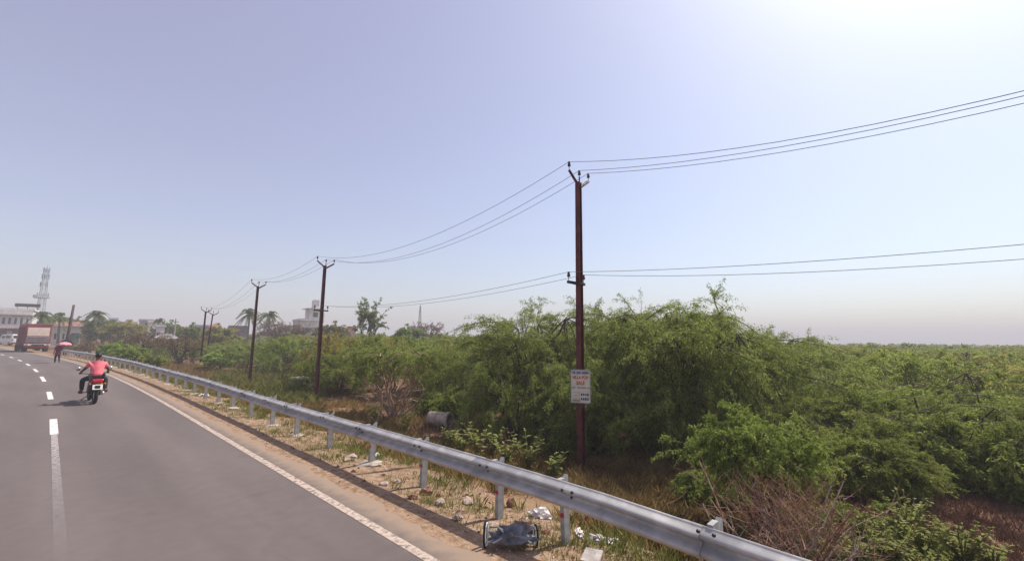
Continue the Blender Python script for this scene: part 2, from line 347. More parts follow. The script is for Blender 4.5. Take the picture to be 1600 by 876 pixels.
# ---------------------------------------------------------------- guardrail
rail = empty('guardrail', (4.5, 4, gh(4.5, 4)), 0, 'long galvanised W-beam crash barrier on steel posts between road and scrub', 'guardrail')
rail.location = (0, 0, 0)
def rail_x(y): return 4.42+off(y)
prof = []
for k in range(25):                            # W profile: (bulge toward the road, height)
    t = k/24; zz = -.150+.30*t
    prof.append((.050*(-math.cos(t*4*math.pi))*.95+.05, zz))
def beam(a, b, proud):
    n = max(2, int((b-a)/.8)+1); yy = np.linspace(a, b, n); V = []; K = len(prof)
    for th in (0, .006):
        for y in yy:
            for bz, zz in prof:
                V.append((rail_x(y)-bz-proud+th, y, .58+zz+(0.012*math.sin(y*.37))-.09*sstep(3.6, 0, y)+rise(y)))
    Fc = []; o2 = n*K
    for j in range(n-1):
        for i in range(K-1):
            q = j*K+i; Fc.append((q, q+1, q+K+1, q+K)); Fc.append((o2+q, o2+q+K, o2+q+K+1, o2+q+1))
        for i in (0, K-1):
            q = j*K+i; Fc.append((q, q+K, o2+q+K, o2+q))
    for j in (0, n-1):
        for i in range(K-1):
            q = j*K+i; Fc.append((q, q+1, o2+q+1, o2+q))
    mb = MB(); mb.add(V, Fc); return mb.obj('rail_panel', GALV, rail, smooth=True)
posty = [-2.2, -.3, 1.62, 3.43, 4.6, 6.44, 8.17, 10.05, 11.94, 13.74, 15.64, 17.58]
while posty[-1] < 77: posty.append(posty[-1]+1.9)
edges = [-3.0]+[posty[i]+.25 for i in (2, 4, 6, 8, 10)]
while edges[-1] < 76: edges.append(edges[-1]+3.8)
for i in range(len(edges)-1): beam(edges[i]-.18, edges[i+1], .011 if i % 2 else 0.0)
# post: open channel with a slanted top, its spacer block, reflector, footing
pm = MB(); h = 1.05
for (cx, cy, dx, dy) in ((0, 0, .11, .06),):
    x0, x1, y0, y1 = cx-dx/2, cx+dx/2, cy-dy/2, cy+dy/2
    zt = lambda x: h-.10*((.055-x)/.11)
    pm.add([(x0, y0, 0), (x1, y0, 0), (x1, y1, 0), (x0, y1, 0), (x0, y0, zt(x0)), (x1, y0, zt(x1)), (x1, y1, zt(x1)), (x0, y1, zt(x0))],
           [(3, 2, 1, 0), (4, 5, 6, 7), (0, 1, 5, 4), (1, 2, 6, 5), (2, 3, 7, 6), (3, 0, 4, 7)])
POST = pm.mesh('post', GALVP)
SPACER = MB().box((0, 0, 0), (.15, .055, .26)).mesh('spacer', GALVP)
REF = MB().lathe([(0.0001, -.004), (.028, -.004), (.03, 0), (.03, .006)], axis='X', n=12).mesh('reflector', REDREF)
BOLTM = MB().lathe([(.0001, -.016), (.016, -.014), (.019, -.004), (.019, .004)], axis='X', n=8).mesh('bolt', BOLT)
def blob(r, seed, sq=(1, 1, 1), sub=2, amp=.25):
    bm = bmesh.new(); bmesh.ops.create_icosphere(bm, subdivisions=sub, radius=r); q = random.Random(seed)
    ph = [q.uniform(0, 6.28) for _ in range(6)]
    for v in bm.verts:
        d = v.co.normalized(); k = 1+amp*(math.sin(d.x*4+ph[0])*math.sin(d.y*3+ph[1])+.6*math.sin(d.z*6+ph[2]+d.x*5)+.4*q.uniform(-1, 1))
        v.co = Vector((v.co.x*sq[0]*k, v.co.y*sq[1]*k, v.co.z*sq[2]*k))
    return bm
def blobmesh(name, m, *a, **k):
    bm = blob(*a, **k); me = bpy.data.meshes.new(name); bm.to_mesh(me); bm.free(); me.materials.append(m); return me
FOOT = [blobmesh('footing', CONC, .2, 40+i, (1.2, 1.0, .22), 2, .16) for i in range(3)]
for i, y in enumerate(posty):
    x = rail_x(y); g = gh(x+.2, y)
    p = link('post', POST, rail); p.location = (x+.215, y, .725-h+rise(y)+random.uniform(-.02, .03)); p.rotation_euler = (random.uniform(-.03, .03), random.uniform(-.02, .02), 0)
    s = link('spacer', SPACER, rail); s.location = (x+.075, y, .58+rise(y))
    if i < 26:
        for dy, dz in ((-.07, .09), (.07, .085), (0, -.005)):
            b = link('bolt', BOLTM, rail); b.location = (x-.104 if dz > .01 else x-.012, y+dy-.25*(i % 2), .58+dz+rise(y))
    if i % 2 == 1 or i in (4, 6): 
        r = link('reflector', REF, p); r.location = (-.058, 0, h-.46)
    if 6 <= i < 30 and i % 3 != 1:
        f = link('footing', FOOT[i % 3], rail); f.location = (x+.2, y, g+.005); f.rotation_euler = (0, 0, i)

# ---------------------------------------------------------------- power poles and wires
def make_pole(loc, top, label, arms=True, lower=False, lean=(0, 0), rz=0.0, group='maroon steel power poles along the road', width=.16):
    root = empty('power_pole', loc, rz, label, 'power pole', group); H = top-loc[2]
    mb = MB(); n = 8
    # rolled steel joist: two flanges and a web, tapering upward
    for (cx, cy, dx, dy) in ((-.5, 0, .10, 1.0), (.5, 0, .10, 1.0), (0, 0, .9, .14)):
        b, t = width, width*.78; lx, ly = lean
        P = []
        for z, s in ((-.6, b), (H, t)):
            ox, oy = lx*z, ly*z
            for sx, sy in ((-1, -1), (1, -1), (1, 1), (-1, 1)): P.append(((cx+sx*dx/2)*s+ox, (cy+sy*dy/2)*s+oy, z))
        mb.add(P, [(3, 2, 1, 0), (4, 5, 6, 7), (0, 1, 5, 4), (1, 2, 6, 5), (2, 3, 7, 6), (3, 0, 4, 7)])
    mb.obj('shaft', RUST, root)
    tx, ty = lean[0]*H, lean[1]*H; pins = []
    def insulator(px, py, pz):
        im = MB(); im.tube([(px, py, pz), (px, py, pz+.12)], .009, 6)
        im.lathe([(.001, .24), (.03, .235), (.036, .20), (.03, .185), (.042, .16), (.045, .115), (.034, .10), (.012, .095)], (px, py, pz), n=10, m=1)
        im.obj('insulator', [DARKST, CERAM], root, smooth=True); return (px, py, pz+.235)
    if arms:
        for s, e0, e1, hh in ((-1, .03, .43, .27), (1, -.06, .50, .30)):
            MB().tube([(tx+s*.06, ty, H+e0-.08), (tx+s*e1, ty, H+e0-.08+hh)], [.045, .042], 4).obj('arm', RUST, root)
            pins.append(insulator(tx+s*e1, ty, H+e0-.08+hh+.01))
        MB().tube([(tx+.05, ty, H-.15), (tx+.05, ty, H+.17)], .02, 6).obj('pin_post', DARKST, root)
        pins.append(insulator(tx+.05, ty, H+.12))
    if lower is not False:
        z = lower-loc[2]
        MB().box((0, .10, z), (.78, .06, .07)).obj('cross_arm', DARKST, root)
        for s in (-.35, .35): pins.append(insulator(s, .10, z+.035))
        MB().box((0, .02, z-.02), (.2, .22, .04)).obj('clamp', DARKST, root)
    bpy.context.view_layer.update()
    return root, [Vector(loc)+Matrix.Rotation(rz, 3, 'Z') @ Vector(p) for p in pins]
G0 = lambda x, y: gh(x, y)-.02
P0, q0 = make_pole((9.74, -10.2, G0(9.74, -10.2)), 6.75, 'maroon steel power pole standing nearest, behind the camera side', lower=3.95)
P1, q1 = make_pole((9.72, 6.71, G0(9.72, 6.71)), 6.76, 'tallest maroon power pole, with the sale sign fixed to it', lower=3.93)
P2, q2 = make_pole((10.08, 23.8, G0(10.08, 23.8)), 6.32, 'second maroon power pole, standing just left of the red-stemmed bush', lower=3.85)
P3, q3 = make_pole((10.0, 34.7, G0(10, 34.7)), 6.0, 'third maroon power pole, rising in front of the two far palms')
P4, q4 = make_pole((11.35, 56.1, G0(11.35, 56.1)), 5.05, 'fourth power pole, small and dark with a second pole behind it')
p4b = at(319, 575, 59)
make_pole((p4b.x, p4b.y, G0(p4b.x, p4b.y)), 4.85, 'thin power pole leaning right close behind the fourth pole', lean=(.05, 0), width=.12)
def wire(pts, sags, r, label):
    P = []
    for a, b, s in zip(pts[:-1], pts[1:], sags):
        for k in range(24):
            t = k/24; p = a.lerp(b, t); P.append((p.x, p.y, p.z-4*s*t*(1-t)))
    P.append(tuple(pts[-1])); o = MB().tube(P, r, 5).obj('overhead_wire', WIRE, smooth=True)
    tag(o, label, 'wire', 'overhead wires strung between the power poles')
names = ['upper overhead wire on the road side, highest of the three at the tallest pole', 'upper overhead wire on the scrub side, lowest of the three upper ones', 'upper overhead wire carried on the middle top pin of the poles']
for i in range(3): wire([q0[i], q1[i], q2[i], q3[i], q4[i]], [1.2 if i == 0 else .98, 1.05-.1*(i == 0), .45, .75], .0068, names[i])
for i in (3, 4): wire([q0[i], q1[i], q2[i]], [.40 if i == 3 else .52, .38], .006, ['lower overhead wire on the road end of the short cross arm', 'lower overhead wire on the scrub end of the short cross arm'][i-3])

# the sign tied to the tall pole
view = Vector((9.72, 6.71, 0)).normalized()
rzs = math.atan2(view.y, view.x)-math.pi/2-R_(6)
sg = empty('sale_sign', (9.72-.17*view.x, 6.71-.17*view.y, .80), rzs, 'white villa sale sign board with orange lettering tied to the tallest pole', 'sign')
W, Hh = .49, .84
MB().box((0, 0, Hh/2), (W, .012, Hh)).obj('board', SIGNW, sg)
fr = MB()
for c, d in (((0, 0, .006), (W+.02, .024, .02)), ((0, 0, Hh-.006), (W+.02, .024, .02)), ((-W/2, 0, Hh/2), (.016, .022, Hh-.032)), ((W/2, 0, Hh/2), (.016, .022, Hh-.032))): fr.box(c, d)
fr.obj('frame', GALVP, sg)
def text_part(s, size, x, z, m, y=-.009, xs=1.0):
    cu = bpy.data.curves.new('lettering', 'FONT'); cu.body = s; cu.size = size; cu.align_x = 'CENTER'; cu.align_y = 'CENTER'; cu.extrude = .001; cu.offset = .006
    o = bpy.data.objects.new('t', cu); COL.objects.link(o); dg = bpy.context.evaluated_depsgraph_get(); me = bpy.data.meshes.new_from_object(o.evaluated_get(dg))
    bpy.data.objects.remove(o); me.materials.clear(); me.materials.append(m)
    l = link('lettering', me, sg); l.rotation_euler = (math.pi/2, 0, 0); l.location = (x, y, z); l.scale = (xs, 1, 1)
text_part('VILLA FOR', .105, 0, .64, ORANGE, xs=.86); text_part('SALE', .125, 0, .50, ORANGE, xs=.8)
pr = MB(); q = random.Random(3)
MBN = [(NAVY, [(-.17, .07), (-.045, .10), (.12, .17)], .765, .055), (GREENP, [(-.17, .09), (.03, .24), (.2, .05)], .385, .045)]
for m_, segs, z, hh in MBN:
    k = MB()
    for cx, ww in segs:
        n = max(2, int(ww/.03))
        for i in range(n): k.box((cx-ww/2+ww*(i+.5)/n, -.0085, z), (ww/n*.62, .004, hh*q.uniform(.7, 1)))
    k.obj('print', m_, sg)
k = MB().box((0, -.0075, .765), (W-.03, .003, .085)); k.obj('print', mat('pale_blue_print', (.33, .36, .42), .6), sg)
k = MB()
for i in range(3):
    for j in range(5): k.box((-.17+j*.035, -.0085, .26-i*.075), (.022, .004, .022))
k.box((-.11, -.008, .06), (.2, .004, .05)); k.obj('print', BROWNP, sg)
k = MB()
for i in range(2):
    for j in range(4): k.box((.03+j*.052, -.0085, .215-i*.11), (.036, .004, .07*q.uniform(.6, 1)))
k.obj('print', NAVY, sg)
k = MB()
for z in (.12, .72):
    k.box((0, .07, z), (.22, .006, .03)); k.box((-.11, .12, z), (.006, .12, .03)); k.box((.11, .12, z), (.006, .12, .03))
k.obj('strap', DARKST, sg)

# ---------------------------------------------------------------- scrub
def bez(a, c, b, n):
    t = np.linspace(0, 1, n)[:, None]; return (1-t)**2*a+2*t*(1-t)*c+t*t*b
def tube_np(P, r0, r1, n=4):
    k = len(P); T = np.gradient(P, axis=0); T /= np.linalg.norm(T, axis=1)[:, None]+1e-9
    a = np.cross(T, [0.31, .17, .93]); a /= np.linalg.norm(a, axis=1)[:, None]+1e-9; b = np.cross(T, a)
    th = np.arange(n)*2*math.pi/n; r = np.linspace(r0, r1, k)[:, None, None]
    V = P[:, None, :]+r*(a[:, None, :]*np.cos(th)[None, :, None]+b[:, None, :]*np.sin(th)[None, :, None])
    i, j = np.meshgrid(np.arange(k-1), np.arange(n), indexing='ij'); j2 = (j+1) % n
    Fq = np.stack([i*n+j, i*n+j2, (i+1)*n+j2, (i+1)*n+j], -1).reshape(-1, 4)
    return V.reshape(-1, 3), Fq
class Wood:
    def __init__(s): s.V = []; s.F = []; s.n = 0
    def tube(s, P, r0, r1, n=4):
        V, f = tube_np(np.asarray(P, float), r0, r1, n); s.V.append(V); s.F.append(f+s.n); s.n += len(V)
    def mesh(s, name, m): return npmesh(name, np.concatenate(s.V), [np.concatenate(s.F)], [m], smooth=True)
def leaves_np(P, T, m, ll, lw, g, spread=.8, down=.25, jit=.05):
    """m kite-shaped leaves at every point P with twig direction T"""
    N = len(P)*m; P = np.repeat(P, m, 0)+g.normal(0, jit, (N, 3)); T = np.repeat(T, m, 0)
    d = T*.55+g.normal(0, spread, (N, 3))*.75-np.array([0, 0, down]); d /= np.linalg.norm(d, axis=1)[:, None]+1e-9
    nn = g.normal(0, 1, (N, 3))*.6+np.array([0, 0, .7]); s = np.cross(d, nn); s /= np.linalg.norm(s, axis=1)[:, None]+1e-9
    L = ll*g.uniform(.6, 1.25, (N, 1)); Wd = lw*g.uniform(.7, 1.2, (N, 1)); mid = P+d*L*.45
    V = np.stack([P, mid+s*Wd*.5, P+d*L-np.array([0, 0, 1])*L*.12, mid-s*Wd*.5], 1).reshape(-1, 3)
    return V
def make_bush(seed, R, H, skirt=.08, zc=.42, nstem=7, nsec=60, ntw=8, npt=6, m=3, ll=.12, lw=.036, rag=.3, sr=.045, splay=.25, spray=.15):
    g = np.random.default_rng(seed); wd = Wood(); tips = []; stems = []
    az0 = g.uniform(0, 6.28)
    for i in range(nstem):
        a = az0+i*2*math.pi/nstem+g.normal(0, .3); rr = R*g.uniform(.35, .75); base = np.array([math.cos(a)*.12*R*.3, math.sin(a)*.12*R*.3, -.1])
        tip = np.array([math.cos(a)*rr, math.sin(a)*rr, H*g.uniform(.62, .9)]); c = np.array([math.cos(a)*rr*splay, math.sin(a)*rr*splay, H*.5])+g.normal(0, .08*H, 3)
        P = bez(base, c, tip, 8); P[1:-1] += g.normal(0, .04*H, (6, 3)); wd.tube(P, sr, sr*.35, 5); stems.append((a, P))
    LP = []; LT = []
    el0 = -1.0 if skirt < .3 else -.25
    for i in range(nsec):
        a = g.uniform(0, 2*math.pi); e = math.asin(g.uniform(math.sin(el0), 1)) if g.uniform() > .15 else g.uniform(.1, 1.2)
        lump = 1+rag*(math.sin(a*3+seed)*.5+math.sin(a*5+e*4+seed*2)*.4)+g.normal(0, .07)
        rf = g.uniform(.62, 1.0)*lump
        if g.uniform() < spray and e < .75: rf *= 1.13
        zz = zc*H+rf*(H*(1-zc))*math.sin(e) if e > 0 else zc*H+(zc*H-skirt*H)*math.sin(e)
        tip = np.array([math.cos(a)*math.cos(e)*R*rf, math.sin(a)*math.cos(e)*R*rf, max(zz, .05)])
        k = min(stems, key=lambda s: abs(math.atan2(math.sin(s[0]-a), math.cos(s[0]-a)))+g.uniform(0, .8))
        st = k[1][int(g.integers(3, 8))]
        c = (st+tip)/2+np.array([0, 0, .22*np.linalg.norm(tip-st)])+g.normal(0, .08*R, 3)
        P = bez(st, c, tip, 9); wd.tube(P, sr*.38, sr*.10, 4)
        T = np.gradient(P, axis=0); T /= np.linalg.norm(T, axis=1)[:, None]+1e-9
        s0 = 3
        LP.append(P[s0:]); LT.append(T[s0:])
        for j in range(ntw):
            q_ = int(g.integers(s0, 9)); o = P[q_]; d = T[q_]*.7+g.normal(0, .65, 3)*np.array([1, 1, .42])+np.array([0, 0, .08]); d /= np.linalg.norm(d)
            l = g.uniform(.10, .24)*R; tt = np.linspace(0, 1, npt)[:, None]
            Q = o+d*l*tt+np.array([0, 0, -1])*l*.35*tt**2; 
            if j < 3: wd.tube(Q[::max(1, npt//3)], sr*.12, sr*.05, 3)
            tq = np.gradient(Q, axis=0); tq /= np.linalg.norm(tq, axis=1)[:, None]+1e-9
            LP.append(Q[1:]); LT.append(tq[1:])
    LP = np.concatenate(LP); LT = np.concatenate(LT)
    V = leaves_np(LP, LT, m, ll, lw, g, jit=.011*R)
    V[:, 2] = np.maximum(V[:, 2], .01)
    return wd, V
def bush_variant(name, seed, bark=BARK, leaf=LEAF, **k):
    wd, V = make_bush(seed, **k)
    wm = wd.mesh(name+'_stems', bark); lm = npmesh(name+'_crown', V, [np.arange(len(V)).reshape(-1, 4)], [leaf])
    return wm, lm
def joined_variant(name, seed, bark=BARK, leaf=LEAF, **k):
    wd, V = make_bush(seed, **k); WV = np.concatenate(wd.V); WF = np.concatenate(wd.F)
    LF = np.arange(len(V)).reshape(-1, 4)+len(WV)
    return npmesh(name, np.concatenate([WV, V]), [np.concatenate([WF, LF])], [bark, leaf], np.r_[np.zeros(len(WF)), np.ones(len(LF))])
def put_bush(var, px, dist, label, group=None, s=(1, 1, 1), rz=0.0, tint=(1, 1, 1), name='scrub_bush', cat='bush', part='stems', pos=None):
    p = pos or at(px, 500, dist); z = gh(p.x, p.y)
    root = empty(name, (p.x, p.y, z-.03), rz, label, cat, group); root.scale = s
    link(part, var[0], root); c = link('crown', var[1], root); c.color = (*tint, 1); return root
# named bushes near the road, each of its own growth
HA = bush_variant('mesquite', 11, R=3.3, H=5.0, skirt=.06, zc=.45, nstem=9, nsec=170, ntw=13, npt=8, m=7, ll=.10, lw=.022, rag=.22, sr=.075, spray=.22)
HB = bush_variant('mesquite', 12, R=3.3, H=4.7, skirt=.08, zc=.5, nstem=8, nsec=135, ntw=12, npt=8, m=7, ll=.10, lw=.023, rag=.3, sr=.07, spray=.25)
HC = bush_variant('mesquite', 13, R=2.6, H=3.1, skirt=.05, zc=.4, nstem=9, nsec=105, ntw=11, npt=8, m=6, ll=.10, lw=.023, rag=.28, sr=.05)
HD = bush_variant('red_stemmed_bush', 14, bark=REDBARK, R=2.7, H=3.1, skirt=.55, zc=.66, splay=.45, nstem=14, nsec=95, ntw=11, npt=8, m=6, ll=.095, lw=.022, rag=.2, sr=.045)
HE = bush_variant('near_bush', 15, R=1.3, H=2.1, skirt=.38, zc=.58, nstem=11, nsec=110, ntw=9, npt=7, m=5, ll=.075, lw=.020, rag=.3, sr=.03, spray=.3)
put_bush(HA, 1055, 15.3, 'tallest dense mesquite tree just right of the signed pole', name='mesquite_tree', cat='tree', part='trunk', rz=.5)
put_bush(HB, 838, 17.3, 'tall mesquite tree with feathery sprays left of the signed pole', name='mesquite_tree', cat='tree', part='trunk', rz=2.2)
put_bush(HB, 1140, 17.6, 'rounded mesquite tree sloping down right of the tallest tree', name='mesquite_tree', cat='tree', part='trunk', rz=4.2, s=(.95, .95, .86))
put_bush(HC, 805, 15.4, 'low spreading green bush left of the sale sign behind the weeds', rz=1.0, s=(.74, .74, 1.05))
put_bush(HC, 925, 14.3, 'dark bushy growth directly behind the signed pole', rz=3.2, s=(.8, .8, 1.05))
put_bush(HB, 945, 20.0, 'mesquite tree filling the gap behind the signed pole', name='mesquite_tree', cat='tree', part='trunk', rz=3.6, s=(.95, .95, 1.03))
put_bush(HC, 1010, 14.0, 'dark shaded bush at the foot of the tallest tree', rz=.6, s=(.8, .8, .8))
put_bush(HE, 1172, 8.6, 'bright green bush overhanging the dry brush pile beside the barrier', tint=(1.0, 1.05, .95), s=(.86, .86, 1))
put_bush(HD, 622, 19.0, 'bush with many bare reddish stems left of the concrete pipe', rz=.4)
put_bush(HC, 745, 22.5, 'mid green bush behind the concrete pipe', rz=4.0, s=(1.1, 1.1, 1.08))
put_bush(HC, 535, 29.0, 'yellow green bush right behind the second pole', rz=5.0, s=(1, 1, 1.0), tint=(1.12, 1.1, .9))
put_bush(HC, 1425, 18.5, 'wide low bush in front of the scrub field above the red earth', rz=2.0, s=(1.25, 1.1, .72), tint=(1.05, 1.05, .95))
put_bush(HC, 1290, 15.5, 'olive green bush between the near bush and scrub field', rz=.3, s=(.85, .85, .66), tint=(1.1, 1.05, .95))
put_bush(HC, 1560, 16.5, 'low bush at the right edge above the red earth', rz=5.4, s=(.9, .9, .7), tint=(1.0, .98, .95))
put_bush(HE, 1345, 13.0, 'small dark stemmed shrub in front of wide low bush', rz=2, s=(.9, .9, .6), tint=(.9, .85, .8))
HF = bush_variant('low_shrub', 16, R=1.7, H=1.35, skirt=.0, zc=.25, nstem=9, nsec=95, ntw=10, npt=7, m=4, ll=.11, lw=.034, rag=.35, sr=.025)
for i, (px, d, sc_, lb) in enumerate([(1318, 9.8, .42, 'small green shrub growing right behind the dry brush'), (1100, 10.4, .55, 'small shaded shrub left of the near bright bush'), (1330, 13.6, .8, 'low green shrub right of the small dark stemmed shrub'), (1395, 15.6, 1.0, 'low bright shrub at the front of the scrub field, left one'), (1470, 15.9, 1.0, 'low bright shrub at the front of the scrub field, middle one'), (1545, 15.6, 1.05, 'low bright shrub at the front of the scrub field, right one'), (1610, 16.2, 1.0, 'low bright shrub cut by the right edge of the view'), (1275, 12.6, .8, 'low green shrub behind the near bright bush'), (700, 19.5, .8, 'low shrub just behind the concrete pipe'), (880, 13.8, .75, 'low shrub at the foot of the signed pole, left side'), (1500, 19.5, 1.3, 'broad low shrub between the wide bush and the field'), (1350, 18.5, 1.3, 'broad low shrub behind the olive green bush')]):
    put_bush(HF, px, d, lb, None, (sc_, sc_, sc_), rz=i*1.7, tint=(1.05, 1.05, .95) if px > 1200 else (.95, .95, .9))
put_bush(HC, 1185, 21.5, 'greyish green bush top showing right of the tallest tree', s=(1.15, 1.0, 1.36), rz=1.2, tint=(1.0, .95, 1.25))
# copies further off: joined mesh per bush, three growths
V3 = [joined_variant('scrub_bush', 21, R=2.6, H=3.2, skirt=.03, zc=.38, nstem=6, nsec=70, ntw=7, npt=6, m=6, ll=.15, lw=.042, rag=.3),
      joined_variant('scrub_bush', 22, R=2.9, H=3.0, skirt=.03, zc=.4, nstem=6, nsec=75, ntw=7, npt=6, m=6, ll=.15, lw=.042, rag=.35),
      joined_variant('scrub_bush', 23, R=2.3, H=3.3, skirt=.05, zc=.45, nstem=6, nsec=60, ntw=7, npt=6, m=6, ll=.15, lw=.042, rag=.3, spray=.3)]
taken = [(at(p, 500, d), r) for p, d, r in ((1055, 15.3, 3), (838, 17.3, 3), (1170, 17.2, 3), (785, 15, 2.3), (925, 14.3, 2), (622, 19, 2.5), (745, 22.5, 2.5), (535, 29, 2.4), (1425, 18.5, 2.8), (1290, 15.5, 2.2), (1560, 16.5, 2.2), (690, 16.8, 2))]
pts = []
q = random.Random(5)
for tries in range(9000):
    px = q.uniform(150, 1740); d = 18+q.random()**1.4*62
    p = at(px, 500, d); u = p.x-off(p.y)
    if u < 13.8 and p.y > 5: continue
    if px < 330 and d < 40: continue
    if px < 250 and d > 62: continue
    if px > 1180 and d < 21: continue
    mind = 2.6+d*.022
    if any((p.x-a.x)**2+(p.y-a.y)**2 < max(mind, r+1.0)**2 for a, r in taken): continue
    if any((p.x-a[0])**2+(p.y-a[1])**2 < mind**2 for a in pts): continue
    pts.append((p.x, p.y, px, d))
    if len(pts) > 215: break
GR = [('scrub bush in the thicket beyond the fourth pole on the left', 'bushes in the thicket left of the third pole'), ('scrub bush in the thicket between second and tallest poles', 'bushes in the thicket behind the second pole'), ('scrub bush crowded behind the tall trees at the signed pole', 'bushes behind the tall trees'), ('low scrub bush in the flat green field on the right', 'bushes of the scrub field')]
for i, (x, y, px, d) in enumerate(pts):
    o = link('scrub_bush', V3[i % 3])
    gi = 0 if px < 430 else 1 if px < 770 else 2 if px < 1230 else 3
    h = q.uniform(.72, .92) if gi == 0 else q.uniform(.95, 1.2) if gi == 1 else q.uniform(.9, 1.1) if gi == 2 else q.uniform(.84, 1.0)
    if d < 24 and gi == 3: h *= .85
    s = q.uniform(.85, 1.15); o.scale = (s, s, h); o.location = (x, y, gh(x, y)-.03); o.rotation_euler = (0, 0, q.uniform(0, 6.28))
    v = q.uniform(.86, 1.2)*(1.12 if gi == 3 else 1); wv = q.uniform(.92, 1.22); o.color = (v*wv, v, v*q.uniform(.8, 1.1), 1)
    if q.random() < .12: o.color = (1.35, .95, .85, 1)
    row = 'front row' if d < 30 else 'middle rows' if d < 48 else 'farthest rows'; tag(o, GR[gi][0]+', '+row, 'bush', GR[gi][1]+', '+row)
# the far scrub that reads as one mass
def far_scrub():
    Vs = []; n = 0
    base = []
    for sd_ in (31, 32, 33):
        wd, V = make_bush(sd_, R=2.9, H=3.1, skirt=.05, nstem=4, nsec=26, ntw=5, npt=4, m=3, ll=.42, lw=.20, rag=.35); base.append(V)
    g = np.random.default_rng(3); cnt = 0
    while cnt < 420:
        px = g.uniform(300, 1760); d = 78+g.uniform()**1.3*260; p = at(px, 500, d)
        if p.x-off(p.y) < 14 or (px < 480 and d < 112) : continue
        V = base[cnt % 3]; a = g.uniform(0, 6.28); c, s = math.cos(a), math.sin(a); k = g.uniform(.9, 1.5)
        h = g.uniform(.85, 1.12) if px > 1200 else g.uniform(.85, 1.35)
        if px < 480: h *= .8
        X = np.stack([(V[:, 0]*c-V[:, 1]*s)*k+p.x, (V[:, 0]*s+V[:, 1]*c)*k+p.y, V[:, 2]*h+gh(p.x, p.y)], 1)
        Vs.append(X); cnt += 1
    V = np.concatenate(Vs); o = link('distant_scrub', npmesh('distant_scrub', V, [np.arange(len(V)).reshape(-1, 4)], [LEAF]))
    tag(o, 'flat sea of distant green scrub running to the horizon', 'scrub', kind='stuff')
far_scrub()
#---PART2---
# ---------------------------------------------------------------- far buildings, tower, trees
def face_rz(p): return math.atan2(p.y, p.x)-math.pi/2       # local -Y looks back at the road
def building(x0, x1, ytop, dist, label, wallm, roofm=None, depth=7, turn=0.0, windows=(), storeys=None, parapet=.35, name='house', cat='house', bands=(), roofkind='flat', doors=(), wm=GLASS, group=None):
    c = at((x0+x1)/2, ytop, dist); z0 = gh(c.x, c.y)-.3
    a, b = at(x0, ytop, dist), at(x1, ytop, dist); Wd = math.hypot(a.x-b.x, a.y-b.y); Hh = c.z-z0
    root = empty(name, (c.x, c.y, z0), face_rz(c)+R_(turn), label, cat, group)
    d = depth; wl = MB(); hw = Wd/2; th = .22
    # front wall is a real grid with openings; other walls are plain
    ops = [(u*Wd-hw-w_/2*Wd, u*Wd-hw+w_/2*Wd, v*Hh, (v+h_)*Hh, k) for u, w_, v, h_, k in [(*q_, 'w') for q_ in windows]+[(*q_, 'd') for q_ in doors]]
    xs = sorted({-hw, hw, *[o[0] for o in ops], *[o[1] for o in ops]}); zs = sorted({0, Hh, *[o[2] for o in ops], *[o[3] for o in ops]})
    for xa, xb in zip(xs[:-1], xs[1:]):
        for za, zb in zip(zs[:-1], zs[1:]):
            mx_, mz_ = (xa+xb)/2, (za+zb)/2
            if any(o[0] < mx_ < o[1] and o[2] < mz_ < o[3] for o in ops): continue
            wl.box((mx_, th/2, mz_), (xb-xa, th, zb-za))
    wl.box((-hw+th/2, d/2, Hh/2), (th, d-2*th, Hh)); wl.box((hw-th/2, d/2, Hh/2), (th, d-2*th, Hh)); wl.box((0, d-th/2, Hh/2), (Wd, th, Hh))
    wl.obj('wall', wallm, root)
    for o in ops:
        w_, h_ = o[1]-o[0], o[3]-o[2]; cx, cz = (o[0]+o[1])/2, (o[2]+o[3])/2
        f = MB(); t = min(.08, w_*.15)
        for q_ in (((cx-w_/2+t/2, .09, cz), (t, .10, h_)), ((cx+w_/2-t/2, .09, cz), (t, .10, h_)), ((cx, .09, cz+h_/2-t/2), (w_-2*t, .10, t)), ((cx, .09, cz-h_/2+t/2), (w_-2*t, .10, t))): f.box(*q_)
        fo = f.obj('window' if o[4] == 'w' else 'door', WHITEP if o[4] == 'w' else DARKST, root)
        MB().box((cx, .13, cz), (w_-2*t-.004, .03, h_-2*t-.004)).obj('pane' if o[4] == 'w' else 'door_leaf', wm, fo)
        if o[4] == 'w': MB().box((cx, -.17, cz+h_/2+.12), (w_+.3, .34, .08)).obj('sunshade', wallm, root)
    rm = roofm or wallm
    if roofkind == 'flat':
        MB().box((0, d/2, Hh+.06), (Wd+.5, d+.5, .12)).obj('roof', rm, root)
        pp = MB()
        for q_ in (((0, -.1, Hh+.12+parapet/2), (Wd+.3, .15, parapet)), ((0, d+.1, Hh+.12+parapet/2), (Wd+.3, .15, parapet)), ((-hw-.08, d/2, Hh+.12+parapet/2), (.15, d+.05, parapet)), ((hw+.08, d/2, Hh+.12+parapet/2), (.15, d+.05, parapet))): pp.box(*q_)
        pp.obj('parapet', wallm, root)
    else:
        rr = MB(); hh = roofkind; e = .5
        P = [(-hw-e, -e, Hh), (hw+e, -e, Hh), (hw+e, d+e, Hh), (-hw-e, d+e, Hh), (-hw+.6, d/2, Hh+hh), (hw-.6, d/2, Hh+hh)]
        rr.add(P, [(0, 1, 5, 4), (2, 3, 4, 5), (1, 2, 5), (3, 0, 4), (3, 2, 1, 0)]); rr.obj('roof', rm, root)
    for zb, hb, dp, m_ in bands: MB().box((0, -dp/2-.02, zb*Hh), (Wd+.1, dp, hb)).obj('balcony' if hb > .3 else 'ledge', m_, root)
    return root, Wd, Hh
